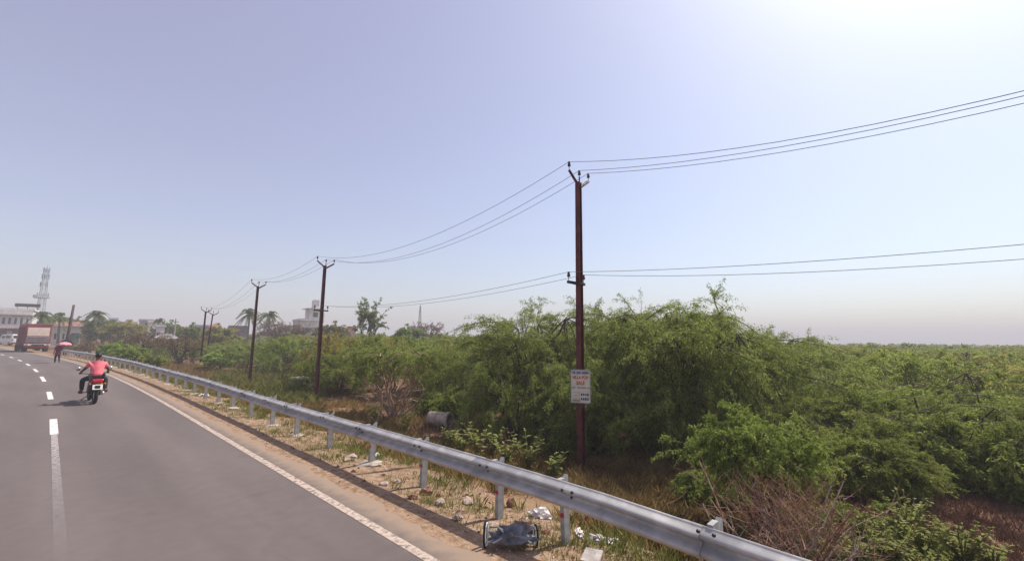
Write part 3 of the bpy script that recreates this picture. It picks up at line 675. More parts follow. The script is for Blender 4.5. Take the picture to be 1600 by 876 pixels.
b1, W1, H1 = building(-25, 54, 484, 150, 'long white two storey building with a dark sign board on its roof at far left', WALLW, depth=10, turn=-6, name='building', cat='building',
    windows=[(.42, .08, .56, .22), (.54, .08, .56, .22), (.66, .08, .56, .22), (.78, .08, .56, .22), (.90, .06, .56, .22), (.12, .10, .50, .30), (.26, .10, .50, .30)], doors=[(.2, .14, .03, .33), (.45, .14, .03, .33), (.7, .14, .03, .33)], bands=[(.47, .9, 1.3, WALLW), (.86, .2, 1.5, WALLW)])
kb = MB().box((2.6, 1.2, H1+1.25), (4.0, .2, .75)); bo = kb.obj('sign_board', DARKST, b1)
kk = MB()
for xx in (1.0, 2.6, 4.2): kk.box((xx, 1.36, H1+.8), (.12, .1, 1.5))
kk.obj('sign_frame', DARKST, b1)
MB().box((0, -1.6, H1*.40), (W1, 2.2, .15), rx=-.18).obj('awning', MAROON, b1)
b2, W2, H2 = building(80, 131, 509.5, 125, 'low white house with a red brown tiled roof beside the leaning pole', WALLW, TILE, depth=7, roofkind=1.0,
    windows=[(.17, .10, .38, .30), (.42, .09, .38, .30)], doors=[(.62, .08, .02, .62)])
kk = MB().box((W2*.28, -.04, H2*.48), (W2*.26, .10, H2*.42)); kk.obj('shutter', GLASSG, b2)
building(127, 143, 518.5, 118, 'short pink plastered compound wall in front of the red roofed house', WALLP, depth=.6, parapet=.1, name='compound_wall', cat='wall')
building(140, 150, 519, 121, 'small yellow gatehouse at the end of the pink wall', WALLY, depth=2, doors=[(.5, .4, .05, .7)], parapet=.2, name='hut', cat='hut')
building(171, 184, 499, 165, 'small lavender house block rising behind round dark trees', WALLL, depth=6, windows=[(.3, .22, .7, .13), (.7, .22, .7, .13)])
building(192, 214, 505, 150, 'yellow house partly hidden behind an olive tree', WALLY, depth=7, windows=[(.25, .15, .6, .18), (.75, .15, .6, .18)])
r_, w_, h_ = building(218, 240, 501, 165, 'grey two storey house with a dark stair opening', WALLG, depth=8, windows=[(.2, .16, .66, .16), (.85, .14, .66, .16)], doors=[(.5, .13, .3, .6)])
building(232, 243, 503, 158, 'narrow white house wedged beside the grey two storey house', WALLW, depth=6, windows=[(.5, .35, .68, .12)])
building(244, 258, 510.5, 112, 'small white house with two openings below dark trees', WALLW, depth=5, windows=[(.28, .24, .45, .28), (.74, .24, .45, .28)])
building(243, 276, 529, 78, 'weathered grey tin roofed shed among brown bushes', GCONC, TIN, depth=5, roofkind=.7, windows=[(.3, .12, .35, .35)], name='shed', cat='shed')
building(272, 302, 514, 150, 'long low red brown house behind the fourth pole', WALLB, TILE, depth=7, roofkind=.8, windows=[(.25, .1, .5, .2), (.6, .1, .5, .2)])
building(297, 330, 511, 105, 'pale blue grey house with flat roof just left of the fourth pole', WALLL, GCONC, depth=7, windows=[(.3, .1, .55, .2), (.62, .1, .55, .2), (.85, .1, .55, .2)])
building(329, 342, 511, 98, 'small orange brown house right of the fourth pole', WALLP, TILE, depth=5, roofkind=.8, windows=[(.5, .25, .45, .25)])
building(358, 388, 511.5, 125, 'purple brown house wall left of the third pole', WALLB, depth=7, windows=[(.3, .1, .55, .2), (.7, .1, .55, .2)])
building(540, 556, 513, 130, 'pale roof of a small house left of the feathery tall tree', WALLP, TILE, depth=6, roofkind=.7, windows=[(.5, .3, .55, .2)])
b3, W3, H3 = building(470, 500, 501, 112, 'tall white house with a stair tower behind the second pole', WALLW, depth=9, turn=12, windows=[(.18, .13, .62, .14), (.46, .08, .62, .12), (.80, .13, .62, .14), (.18, .13, .25, .16), (.80, .13, .25, .16)])
t = MB().box((W3*.30, 3.4, H3+1.55), (W3*.62, 5, 2.6)); t.obj('upper_storey', WALLW, b3)
MB().box((W3*.40, 3.4, H3+4.0), (W3*.28, 2.6, 2.2)).obj('stair_tower', WALLW, b3)
MB().box((W3*.22, 3.2, H3+2.93), (W3*.86, 5.6, .14)).obj('roof_slab', WALLW, b3)
MB().box((W3*.30, .87, H3+1.5), (1.0, .06, 1.1)).obj('window', GLASS, b3)
MB().tube([(W3*.95, 4, H3-.3), (W3*.95, 4, H3+2.2)], .05, 5).obj('antenna', DARKST, b3)

def lattice(px, ytop, dist, wbase, wtop, label, name, ant=True, m_=FARST, lean=0.0):
    tp = at(px, ytop, dist); z0 = gh(tp.x, tp.y)-.2; H = tp.z-z0; root = empty(name, (tp.x, tp.y, z0), face_rz(tp)+.35, label, 'tower')
    hw = lambda t: (wbase+(wtop-wbase)*min(1, t*1.1))/2
    for sx, sy in ((-1, -1), (1, -1), (1, 1), (-1, 1)):
        MB().tube([(sx*hw(t), sy*hw(t), t*H) for t in (0, .5, .92, .97)], .022*wbase+.015, 4).obj('leg', m_, root)
    k = MB(); n = int(H/wbase*.9)+4
    for i in range(n):
        t0, t1 = i/n*.96, (i+1)/n*.96; a, b = hw(t0), hw(t1)
        for (ax, ay), (bx, by) in (((-1, -1), (1, -1)), ((1, -1), (1, 1)), ((1, 1), (-1, 1)), ((-1, 1), (-1, -1))):
            k.tube([(ax*a, ay*a, t0*H), (bx*b, by*b, t1*H)], .010*wbase+.010, 3); k.tube([(bx*a, by*a, t0*H), (ax*b, ay*b, t1*H)], .010*wbase+.010, 3)
            k.tube([(ax*b, ay*b, t1*H), (bx*b, by*b, t1*H)], .010*wbase+.010, 3)
    k.obj('bracing', m_, root)
    MB().tube([(0, 0, H*.94), (0, 0, H*1.02)], .05, 5).obj('spire', m_, root)
    if ant:
        for zf, r, cnt in ((.95, .75, 3), (.86, .8, 4), (.75, .95, 3), (.60, 1.4, 3)):
            for i in range(cnt):
                a = i*2*math.pi/cnt+zf*9; x, y = r*math.cos(a), r*math.sin(a); q_ = MB()
                q_.box((x, y, zf*H), (.24, .18, 1.6), rz=a); q_.tube([(0, 0, zf*H), (x, y, zf*H)], .06, 4); q_.obj('antenna_panel', m_, root, bevel=.03)
        q_ = MB(); q_.lathe([(.01, -.35), (.55, -.30), (.62, -.1), (.60, .05)], (-1.9, -.4, .58*H), axis='Y', n=12); q_.tube([(0, 0, .58*H), (-1.9, -.4, .58*H)], .06, 4); q_.obj('dish', m_, root)
        MB().box((0, 0, .565*H), (2.9, 2.9, .16)).obj('platform', m_, root)
    return root
lattice(74, 416, 210, 2.1, .9, 'tall grey lattice phone tower rising behind the white building', 'phone_tower')
lattice(657, 476, 150, 1.6, .3, 'thin pale lattice mast above the scrub left of tall mesquite', 'radio_mast', ant=False)

# leaning pole with its round plate; a thin far pole
lp = at(104, 531, 84); lz = gh(lp.x, lp.y)-.1; lt = at(115.5, 476, 84)
lr = empty('leaning_pole', (lp.x, lp.y, lz), 0, 'thick brown pole leaning right with a dark round plate, in front of red roofed house', 'pole')
vec = Vector((lt.x-lp.x, lt.y-lp.y, lt.z-lz)); MB().tube([vec*-.05, vec*.5, vec], [.20, .17, .13], 8).obj('shaft', mat('brown_weathered_pole', (.09, .055, .05), .85, .3, 3), lr, smooth=True)
vw = Vector((lp.x, lp.y, 0)).normalized(); dpl = MB().lathe([(.01, -.06), (.72, -.06), (.75, 0), (.72, .06), (.01, .06)], axis='Y', n=18); do = dpl.obj('round_plate', DARKST, lr)
do.location = vec*.22+Vector((-vw.x*.36, -vw.y*.36, 0)); do.rotation_euler = (0, 0, face_rz(lp))
fp = at(275, 497, 92); fr_ = empty('far_pole', (fp.x, fp.y, gh(fp.x, fp.y)-.1), 0, 'thin grey far pole standing alone between the shed and fourth pole', 'pole')
MB().tube([(0, 0, 0), (0, 0, fp.z-gh(fp.x, fp.y))], [.16, .10], 7).obj('shaft', GCONC, fr_); MB().box((0, 0, fp.z-gh(fp.x, fp.y)-.5), (1.1, .1, .1), rz=.6).obj('cross_arm', DARKST, fr_)

def palm(px, ytop, dist, label, seed, fl=2.6):
    tp = at(px, ytop+1.2/dist*F*.7, dist); g = np.random.default_rng(seed); z0 = gh(tp.x, tp.y)-.1; H = tp.z-z0
    root = empty('palm_tree', (tp.x, tp.y, z0), 0, label, 'palm tree', 'far palm trees'); bx, by = g.normal(0, .4, 2)
    MB().tube([(0, 0, 0), (bx*.4, by*.4, H*.4), (bx*.9, by*.9, H*.8), (bx, by, H)], [.26, .2, .17, .15], 7).obj('trunk', PALMB, root, smooth=True)
    for i in range(26):
        a = i*2.4+g.normal(0, .2); e = g.uniform(-.55, 1.35); L = fl*g.uniform(.8, 1.1); d = np.array([math.cos(a)*math.cos(e), math.sin(a)*math.cos(e), math.sin(e)])
        t = np.linspace(0, 1, 9)[:, None]; P = np.array([bx, by, H])+d*L*t+np.array([0, 0, -1])*L*.75*t**2; T = np.gradient(P, axis=0); T /= np.linalg.norm(T, axis=1)[:, None]
        sd_ = np.cross(T, [0, 0, 1.]); sd_ /= np.linalg.norm(sd_, axis=1)[:, None]+1e-9; V = []
        for k in range(8):
            for s_ in (-1, 1):
                for q_ in (0, .33, .67):
                    o = P[k]*(1-q_)+P[k+1]*q_; ll = .62*L/2.6*(1-.5*k/8); tip = o+sd_[k]*s_*ll*.75+T[k]*ll*.5+np.array([0, 0, -ll*.35]); V += [o-T[k]*.10, o+T[k]*.10, tip]
        V = np.array(V); fm = npmesh('frond', V, [np.arange(len(V)).reshape(-1, 3)], [LEAF]); f = link('frond', fm, root); f.color = (.55, .6, .65, 1)
for a in [(390, 484, 108, 'palm on the left of the pair beside the third pole', 1, 3.4), (421, 486, 108, 'palm on the right of the pair beside the third pole', 2, 3.0), (142, 486, 118, 'palm standing behind the red roofed house', 3, 2.6), (97, 489, 120, 'dark palm left of the leaning pole', 4, 2.3), (252, 497, 125, 'palm above the small white house with two openings', 5, 2.0), (62, 487, 112, 'dark palm in front of the phone tower foot', 6, 2.4), (179, 498, 150, 'small dark palm beside the lavender house', 8, 1.8)]: palm(*a)

ROUND = bush_variant('round_tree', 51, R=2.6, H=4.6, skirt=.28, zc=.6, nstem=6, nsec=75, ntw=7, npt=5, m=5, ll=.26, lw=.12, rag=.25, sr=.10)
BARE = bush_variant('bare_tree', 52, leaf=DRYB, R=2.4, H=4.6, skirt=.35, zc=.6, nstem=9, nsec=60, ntw=7, npt=4, m=2, ll=.22, lw=.05, rag=.2, sr=.09)
EUC = bush_variant('tall_tree', 53, R=1.9, H=7.2, skirt=.42, zc=.62, nstem=5, nsec=46, ntw=8, npt=5, m=5, ll=.20, lw=.07, rag=.75, sr=.12, spray=.3)
def far_tree(var, px, ytop, dist, base_h, label, tint=(1, 1, 1), wide=1.0, cat='tree', name='far_tree'):
    p = at(px, ytop, dist); h = p.z-gh(p.x, p.y); k = h/base_h
    put_bush(var, px, dist, label, None, (k*wide, k*wide, k), rz=px, tint=tint, name=name, cat=cat, part='trunk', pos=p)
far_tree(EUC, 580, 470, 66, 7.2, 'tall feathery tree standing alone above the scrub right of second pole', (.8, .85, .95), 1.0)
far_tree(ROUND, 163, 497, 118, 4.6, 'round dark tree right of the red roofed house', (.75, .75, .8), 1.1)
far_tree(ROUND, 193, 501, 112, 4.6, 'olive tree before the yellow house', (1.2, .95, .7), 1.1)
far_tree(ROUND, 207, 503, 116, 4.6, 'golden olive tree right of the olive tree', (1.5, 1.05, .5), 1.0)
far_tree(ROUND, 262, 501, 120, 4.6, 'grey green tree right of the small white house', (.8, .85, .95), .8)
far_tree(ROUND, 122, 496, 150, 4.6, 'purplish tree crown behind the red tiled roof', (.9, .65, .8), 1.2)
far_tree(ROUND, 108, 497, 150, 4.6, 'dark tree crown behind the leaning pole', (.7, .7, .7), .8)
far_tree(ROUND, 298, 506, 96, 4.6, 'tree beside the pale blue grey house', (.8, .85, .7), .9)
far_tree(ROUND, 345, 507, 90, 4.6, 'olive tree between third and fourth pole', (1.15, 1.0, .8), 1.0)
far_tree(ROUND, 86, 490, 160, 4.6, 'dark tree at the foot of the phone tower', (.75, .8, .8), 1.0)
far_tree(BARE, 440, 497, 86, 4.6, 'bare purplish brown tree left of the tall white house', (1.0, .9, 1.0), 1.3)
far_tree(BARE, 458, 502, 80, 4.6, 'smaller bare brown tree touching the tall white house', (1.1, .9, .8), 1.1)
far_tree(BARE, 228, 515, 70, 4.6, 'leafless brown bush left of the tin roofed shed', (1, .9, .8), 1.4, 'bush', 'brown_bush')
far_tree(BARE, 285, 520, 62, 4.6, 'brown dry bush right of the tin roofed shed', (1.1, .95, .8), 1.5, 'bush', 'brown_bush')
far_tree(ROUND, 520, 503, 84, 4.6, 'dark reddish tree just right of the second pole', (.9, .7, .7), 1.0)
far_tree(BARE, 668, 499, 74, 4.6, 'reddish tree crown right of the lattice mast', (1.1, .8, .85), 1.0)
far_tree(ROUND, 640, 508, 70, 4.6, 'green tree at the foot of the lattice mast', (.9, 1, .9), 1.0)
far_tree(ROUND, 180, 533, 66, 4.6, 'bright green leafy bush behind the barrier left of the brown bushes', (1.15, 1.4, .8), 1.1, 'bush', 'green_bush')
far_tree(ROUND, 205, 539, 58, 4.6, 'bright green low bush right behind the barrier bend', (1.1, 1.2, .8), 1.3, 'bush', 'green_bush')
far_tree(ROUND, 240, 552, 50, 4.6, 'yellow green low bush behind the barrier under the shed', (1.15, 1.1, .8), 1.3, 'bush', 'green_bush')
far_tree(BARE, 150, 530, 72, 4.6, 'dry brownish low bush behind the barrier left of bright green bush', (1.15, 1.0, .8), 1.8, 'bush', 'brown_bush')
far_tree(BARE, 126, 536, 78, 4.6, 'dry brownish low bush beside the leaning pole', (1.1, 1.05, .8), 1.8, 'bush', 'brown_bush')
far_tree(ROUND, 345, 548, 52, 4.6, 'pale flowering low bush near the fourth pole foot', (1.6, 1.7, 1.7), 1.6, 'bush', 'green_bush')

# ---------------------------------------------------------------- skin-modifier figures
def skin_mesh(name, J, B, m_, root, sub=2, parent=None):
    names = list(J); me = bpy.data.meshes.new(name); me.from_pydata([J[n][0] for n in names], [(names.index(a), names.index(b)) for a, b in B], [])
    o = bpy.data.objects.new(name, me); COL.objects.link(o); o.modifiers.new('s', 'SKIN')
    if not me.skin_vertices: return None
    for i, n in enumerate(names):
        r = J[n][1]; me.skin_vertices[0].data[i].radius = (r, r) if not hasattr(r, '__len__') else r
        me.skin_vertices[0].data[i].use_root = (n == root)
    ss = o.modifiers.new('u', 'SUBSURF'); ss.levels = sub; ss.render_levels = sub
    dg = bpy.context.evaluated_depsgraph_get(); nm = bpy.data.meshes.new_from_object(o.evaluated_get(dg)); bpy.data.objects.remove(o)
    nm.materials.clear(); nm.materials.append(m_); nm.polygons.foreach_set('use_smooth', [True]*len(nm.polygons))
    return link(name, nm, parent)
def hand(J, B, pre, wrist, w_, d, up, grip=True):
    """palm, four unequal curled fingers and a thumb, from the wrist along d"""
    d = Vector(d).normalized(); up = Vector(up).normalized(); s = d.cross(up)
    J[pre+'palm'] = (tuple(Vector(w_)+d*.06), .024); B.append((wrist, pre+'palm'))
    for i, L in enumerate((.062, .072, .066, .05)):
        o = Vector(w_)+d*.095+s*(.030-.020*i); J[f'{pre}f{i}a'] = (tuple(o), .0095); B.append((pre+'palm', f'{pre}f{i}a'))
        J[f'{pre}f{i}b'] = (tuple(o+d*L*.45-up*L*.35), .0085); B.append((f'{pre}f{i}a', f'{pre}f{i}b'))
        J[f'{pre}f{i}c'] = (tuple(o+d*L*.25-up*L*.85), .008); B.append((f'{pre}f{i}b', f'{pre}f{i}c'))
    o = Vector(w_)+d*.035+s*.035; J[pre+'t0'] = (tuple(o), .011); B.append((pre+'palm', pre+'t0'))
    J[pre+'t1'] = (tuple(o+d*.035+s*.012-up*.03), .0095); B.append((pre+'t0', pre+'t1'))

# rider on the motorcycle
bikeloc = (1.32, 22.15, rise(22)); hd = R_(3)
bk = empty('motorcycle', bikeloc, hd, 'dark motorcycle with red tail and white number plate, ridden away along the road', 'motorcycle')
RW, FW = -.64, .66
def wheel(y, nm):
    tb = MB().lathe([(.215, -.045), (.255, -.055), (.29, -.038), (.305, 0), (.29, .038), (.255, .055), (.215, .045)], axis='X', n=28)
    # close the inner ring
    tb.lathe([(.215, .045), (.212, 0), (.215, -.045)], axis='X', n=28); w_ = tb.obj('wheel', RUBBER, bk, smooth=True); w_.location = (0, y, .305)
    r = MB().lathe([(.212, -.03), (.19, -.025), (.185, 0), (.19, .025), (.212, .03)], axis='X', n=28); r.lathe([(.01, -.05), (.05, -.045), (.05, .045), (.01, .05)], axis='X', n=12)
    for i in range(6):
        a = i*math.pi/3; r.tube([(0, .045*math.cos(a), .045*math.sin(a)), (0, .19*math.cos(a+.15), .19*math.sin(a+.15))], .012, 5)
    ro = r.obj('rim', GALVP, w_); return w_
wheel(RW, 'r'); wheel(FW, 'f')
b = MB()
b.tube([(0, .50, .86), (0, .35, .80), (0, .05, .52), (0, -.15, .40)], .03, 8); b.tube([(0, .40, .82), (0, .0, .74), (0, -.45, .76)], .025, 8); b.tube([(0, -.15, .42), (0, -.12, .74)], .022, 6)
for s in (-.11, .11): b.tube([(s*.6, -.12, .40), (s, RW, .305)], .022, 6); b.tube([(s, RW+.03, .34), (s, -.42, .74)], .028, 8)
b.obj('frame', BLACKP, bk, smooth=True)
b = MB().box((0, .10, .44), (.26, .34, .28), rx=.15); b.lathe([(.085, -.14), (.09, 0), (.085, .14)], (0, .22, .52), axis='Z', n=10); b.obj('engine', DARKST, bk, bevel=.03)
bm = blob(.2, 3, (.78, 1.35, .72), 3, .02); me = bpy.data.meshes.new('fuel_tank'); bm.to_mesh(me); bm.free(); me.materials.append(REDP); me.polygons.foreach_set('use_smooth', [True]*len(me.polygons)); o = link('fuel_tank', me, bk); o.location = (0, .20, .82)
MB().prism([(-.10, .76), (.02, .80), (-.24, .84), (-.60, .86), (-.72, .84), (-.70, .79), (-.40, .78)], -.13, .13, axis='X').obj('seat', BLACKP, bk, bevel=.03)
MB().prism([(-.40, .66), (-.74, .74), (-.86, .80), (-.84, .87), (-.62, .84), (-.40, .78)], -.15, .15, axis='X').obj('tail_cowl', REDP, bk, bevel=.03)
MB().box((0, -.875, .775), (.24, .05, .085)).obj('tail_light', TAIL, bk, bevel=.015)
for s in (-1, 1):
    k = MB().lathe([(.01, -.05), (.028, -.03), (.036, .02), (.03, .04), (.01, .045)], (s*.19, -.84, .70), axis='Y', n=10); k.tube([(0, -.80, .70), (s*.19, -.82, .70)], .009, 5); k.obj('indicator', mat('amber_lens', (.5, .2, .02), .3), bk, smooth=True)
MB().box((0, -.93, .60), (.26, .012, .17), rx=-.25).obj('number_plate', PLATE, bk)
MB().prism([(-.62, .62), (-.95, .66), (-.95, .50), (-.90, .47), (-.86, .56), (-.62, .56)], -.07, .07, axis='X').obj('rear_mudguard', BLACKP, bk, bevel=.01)
MB().tube([(.12, .16, .34), (.17, -.15, .28), (.18, -.40, .32), (.18, -.72, .38)], [.022, .025, .045, .05], 10).obj('exhaust', CHROME, bk, smooth=True)
for s in (-1, 1): MB().tube([(s*.085, .44, .92), (s*.085, FW, .305)], .026, 8).obj('fork', CHROME, bk, smooth=True)
MB().tube([(-.40, .30, 1.02), (-.25, .40, 1.0), (0, .44, .95), (.25, .40, 1.0), (.40, .30, 1.02)], .014, 8).obj('handlebar', DARKST, bk, smooth=True)
MB().lathe([(.01, .10), (.09, .08), (.10, 0), (.06, -.08), (.01, -.1)], (0, .56, .90), axis='Y', n=14).obj('headlamp', BLACKP, bk, smooth=True)
for s in (-1, 1):
    k = MB(); k.tube([(s*.30, .38, 1.0), (s*.40, .36, 1.14)], .008, 6); mo = k.obj('mirror', DARKST, bk)
    g_ = MB().lathe([(.01, -.02), (.062, -.018), (.07, 0), (.05, .02), (.01, .025)], (s*.43, .36, 1.18), axis='Y', n=14); g_.obj('mirror_glass', CHROME, mo, smooth=True)
MB().prism([(.40, .60), (.62, .66), (.90, .60), (1.0, .48), (.97, .47), (.86, .57), (.62, .63), (.42, .57)], -.07, .07, axis='X').obj('front_mudguard', BLACKP, bk, bevel=.01)
b = MB(); b.tube([(-.30, -.02, .36), (.30, -.02, .36)], .016, 6); b.obj('footpeg', DARKST, bk)
b = MB(); b.tube([(-.02, -.1, .33), (-.26, .16, .10), (-.26, .16, .06)], .014, 6); b.obj('side_stand', DARKST, bk)

rd = empty('person', (1.32, 22.15, rise(22)), hd, 'rider in a coral pink shirt and dark trousers on the motorcycle, seen from behind', 'person')
J = {'pelvis': ((0, -.34, .93), (.145, .12)), 'waist': ((0, -.31, 1.08), (.135, .105)), 'chest': ((0, -.25, 1.28), (.165, .115)), 'collar': ((0, -.22, 1.42), (.10, .08)), 'neck': ((0, -.20, 1.48), .055), 'jaw': ((0, -.165, 1.555), (.066, .078)), 'brow': ((0, -.17, 1.64), (.076, .095)), 'crown': ((0, -.18, 1.715), (.058, .07)),
     'nose': ((0, -.062, 1.59), .014)}
B = [('pelvis', 'waist'), ('waist', 'chest'), ('chest', 'collar'), ('collar', 'neck'), ('neck', 'jaw'), ('jaw', 'brow'), ('brow', 'crown'), ('jaw', 'nose')]
for s, n in ((-1, 'l'), (1, 'r')):
    J.update({n+'sh': ((s*.19, -.24, 1.38), .062), n+'el': ((s*.33, -.08, 1.16), .046), n+'wr': ((s*.37, .20, 1.06), .030), n+'hip': ((s*.12, -.30, .90), .088), n+'kn': ((s*.30, .10, .80), .066), n+'cf': ((s*.31, .04, .60), .055), n+'an': ((s*.31, -.05, .43), .038), n+'heel': ((s*.31, -.09, .385), .036), n+'toe': ((s*.36, .12, .375), .034), n+'ear': ((s*.085, -.185, 1.60), .016)})
    B += [('collar', n+'sh'), (n+'sh', n+'el'), (n+'el', n+'wr'), ('pelvis', n+'hip'), (n+'hip', n+'kn'), (n+'kn', n+'cf'), (n+'cf', n+'an'), (n+'an', n+'heel'), (n+'an', n+'toe'), ('brow', n+'ear')]
    hand(J, B, n, n+'wr', J[n+'wr'][0], (0, 1, -.25), (0, .25, 1))
skin_mesh('body', J, B, SKIN, 'pelvis', 2, rd)
def grow(J_, names, k, d=.0):
    f = lambda r: (r+d)*k if not hasattr(r, '__len__') else tuple((q_+d)*k for q_ in r)
    return {n: (J_[n][0], f(J_[n][1])) for n in names}
S = grow(J, ['waist', 'chest', 'collar', 'lsh', 'rsh'], 1.12, .012); S['hem'] = ((0, -.36, .90), (.20, .165)); S['lsl'] = ((-.275, -.15, 1.25), .070); S['rsl'] = ((.275, -.15, 1.25), .070); S['waist'] = ((0, -.32, 1.06), (.178, .135))
skin_mesh('shirt', S, [('hem', 'waist'), ('waist', 'chest'), ('chest', 'collar'), ('collar', 'lsh'), ('collar', 'rsh'), ('lsh', 'lsl'), ('rsh', 'rsl')], SHIRT, 'chest', 2, rd)
T = grow(J, ['pelvis', 'lhip', 'rhip', 'lkn', 'rkn', 'lcf', 'rcf', 'lan', 'ran'], 1.10, .012)
skin_mesh('trousers', T, [('pelvis', 'lhip'), ('pelvis', 'rhip'), ('lhip', 'lkn'), ('rhip', 'rkn'), ('lkn', 'lcf'), ('rkn', 'rcf'), ('lcf', 'lan'), ('rcf', 'ran')], TROUS, 'pelvis', 2, rd)
for s in (-1, 1):
    MB().prism([(-.13, .335), (.19, .335), (.21, .37), (.12, .41), (-.02, .43), (-.13, .42)], s*.33-.05, s*.33+.05, axis='X').obj('sandal', SHOE, rd, bevel=.015)
bm = blob(.1, 9, (.92, 1.08, .98), 3, .06); [v for v in bm.verts]; bmesh.ops.delete(bm, geom=[v for v in bm.verts if v.co.z < -.035 or (v.co.y > .055 and v.co.z < .03)], context='VERTS')
me = bpy.data.meshes.new('hair'); bm.to_mesh(me); bm.free(); me.materials.append(HAIR); me.polygons.foreach_set('use_smooth', [True]*len(me.polygons)); o = link('hair', me, rd); o.location = (0, -.19, 1.665); o.modifiers.new('s', 'SOLIDIFY').thickness = .02

# walker with a pink umbrella
wp = (.72, 54.0, rise(54)); wk = empty('person', wp, R_(12), 'walker in maroon clothes on the road edge under a pink umbrella', 'person')
J = {'pelvis': ((0, 0, .90), (.14, .11)), 'waist': ((0, .01, 1.06), (.12, .095)), 'chest': ((0, .0, 1.24), (.15, .11)), 'collar': ((0, 0, 1.37), (.09, .075)), 'neck': ((0, .01, 1.43), .048), 'jaw': ((0, .03, 1.49), (.06, .072)), 'brow': ((0, .025, 1.565), (.07, .088)), 'crown': ((0, .01, 1.635), (.052, .065)), 'nose': ((0, .13, 1.52), .013),
     'lsh': ((-.17, 0, 1.34), .055), 'lel': ((-.24, -.04, 1.07), .042), 'lwr': ((-.24, .10, .84), .028), 'rsh': ((.17, 0, 1.34), .055), 'rel': ((.24, .06, 1.09), .042), 'rwr': ((.17, .24, 1.20), .028),
     'lhip': ((-.09, 0, .86), .085), 'lkn': ((-.10, .12, .48), .058), 'lan': ((-.10, .08, .09), .036), 'ltoe': ((-.11, .23, .035), .032), 'lheel': ((-.10, .03, .045), .034),
     'rhip': ((.09, 0, .86), .085), 'rkn': ((.10, .02, .48), .058), 'ran': ((.10, -.20, .13), .036), 'rtoe': ((.11, -.08, .035), .032), 'rheel': ((.10, -.25, .10), .034)}
B = [('pelvis', 'waist'), ('waist', 'chest'), ('chest', 'collar'), ('collar', 'neck'), ('neck', 'jaw'), ('jaw', 'brow'), ('brow', 'crown'), ('jaw', 'nose')]
for n in 'lr': B += [('collar', n+'sh'), (n+'sh', n+'el'), (n+'el', n+'wr'), ('pelvis', n+'hip'), (n+'hip', n+'kn'), (n+'kn', n+'an'), (n+'an', n+'toe'), (n+'an', n+'heel')]
hand(J, B, 'l', 'lwr', J['lwr'][0], (0, .2, -1), (0, 1, .2)); hand(J, B, 'r', 'rwr', J['rwr'][0], (-.2, .4, .9), (0, -.9, .4))
skin_mesh('body', J, B, SKIN, 'pelvis', 2, wk)
S = grow(J, ['pelvis', 'waist', 'chest', 'collar', 'lsh', 'rsh'], 1.12, .012); S['hem'] = ((0, 0, .60), (.21, .17)); S['lsl'] = ((-.225, -.03, 1.14), .062); S['rsl'] = ((.225, .045, 1.16), .062)
skin_mesh('tunic', S, [('hem', 'pelvis'), ('pelvis', 'waist'), ('waist', 'chest'), ('chest', 'collar'), ('collar', 'lsh'), ('collar', 'rsh'), ('lsh', 'lsl'), ('rsh', 'rsl')], MAROONC, 'chest', 2, wk)
T = grow(J, ['lhip', 'rhip', 'lkn', 'rkn', 'lan', 'ran'], 1.1, .012); T['pelvis'] = ((0, 0, .90), (.13, .10))
skin_mesh('trousers', T, [('pelvis', 'lhip'), ('pelvis', 'rhip'), ('lhip', 'lkn'), ('rhip', 'rkn'), ('lkn', 'lan'), ('rkn', 'ran')], TROUS, 'pelvis', 2, wk)
bm = blob(.095, 5, (.92, 1.05, 1.05), 3, .05); bmesh.ops.delete(bm, geom=[v for v in bm.verts if v.co.z < -.05 or (v.co.y > .05 and v.co.z < .03)], context='VERTS')
me = bpy.data.meshes.new('hair'); bm.to_mesh(me); bm.free(); me.materials.append(HAIR); o = link('hair', me, wk); o.location = (0, .01, 1.58)
um = empty('umbrella', (wp[0]+.30, wp[1]+.25, wp[2]+1.18), R_(12), 'open pink umbrella held by the walker at the road edge', 'umbrella')
MB().tube([(0, 0, -.10), (0, 0, .62)], .010, 6).obj('shaft', DARKST, um)
cn = MB(); n8 = 8; V = [(0, 0, .60)]; Fc = []
for k, (r, z) in enumerate(((.2, .57), (.38, .48), (.52, .34))):
    for i in range(16):
        a = i*math.pi/8; rr = r*(1 if i % 2 == 0 else .955); V.append((rr*math.cos(a), rr*math.sin(a), z+(.02*k if i % 2 else 0)))
for i in range(16): Fc.append((0, 1+i, 1+(i+1) % 16))
for k in range(2):
    for i in range(16): Fc.append((1+k*16+i, 1+(k+1)*16+i, 1+(k+1)*16+(i+1) % 16, 1+k*16+(i+1) % 16))
cn.add(V, Fc); co = cn.obj('canopy', PINKU, um); co.modifiers.new('s', 'SOLIDIFY').thickness = .006
rb = MB()
for i in range(8): a = i*math.pi/4; rb.tube([(0, 0, .585), (.37*math.cos(a), .37*math.sin(a), .465), (.515*math.cos(a), .515*math.sin(a), .33)], .005, 4)
rb.obj('rib', DARKST, um)

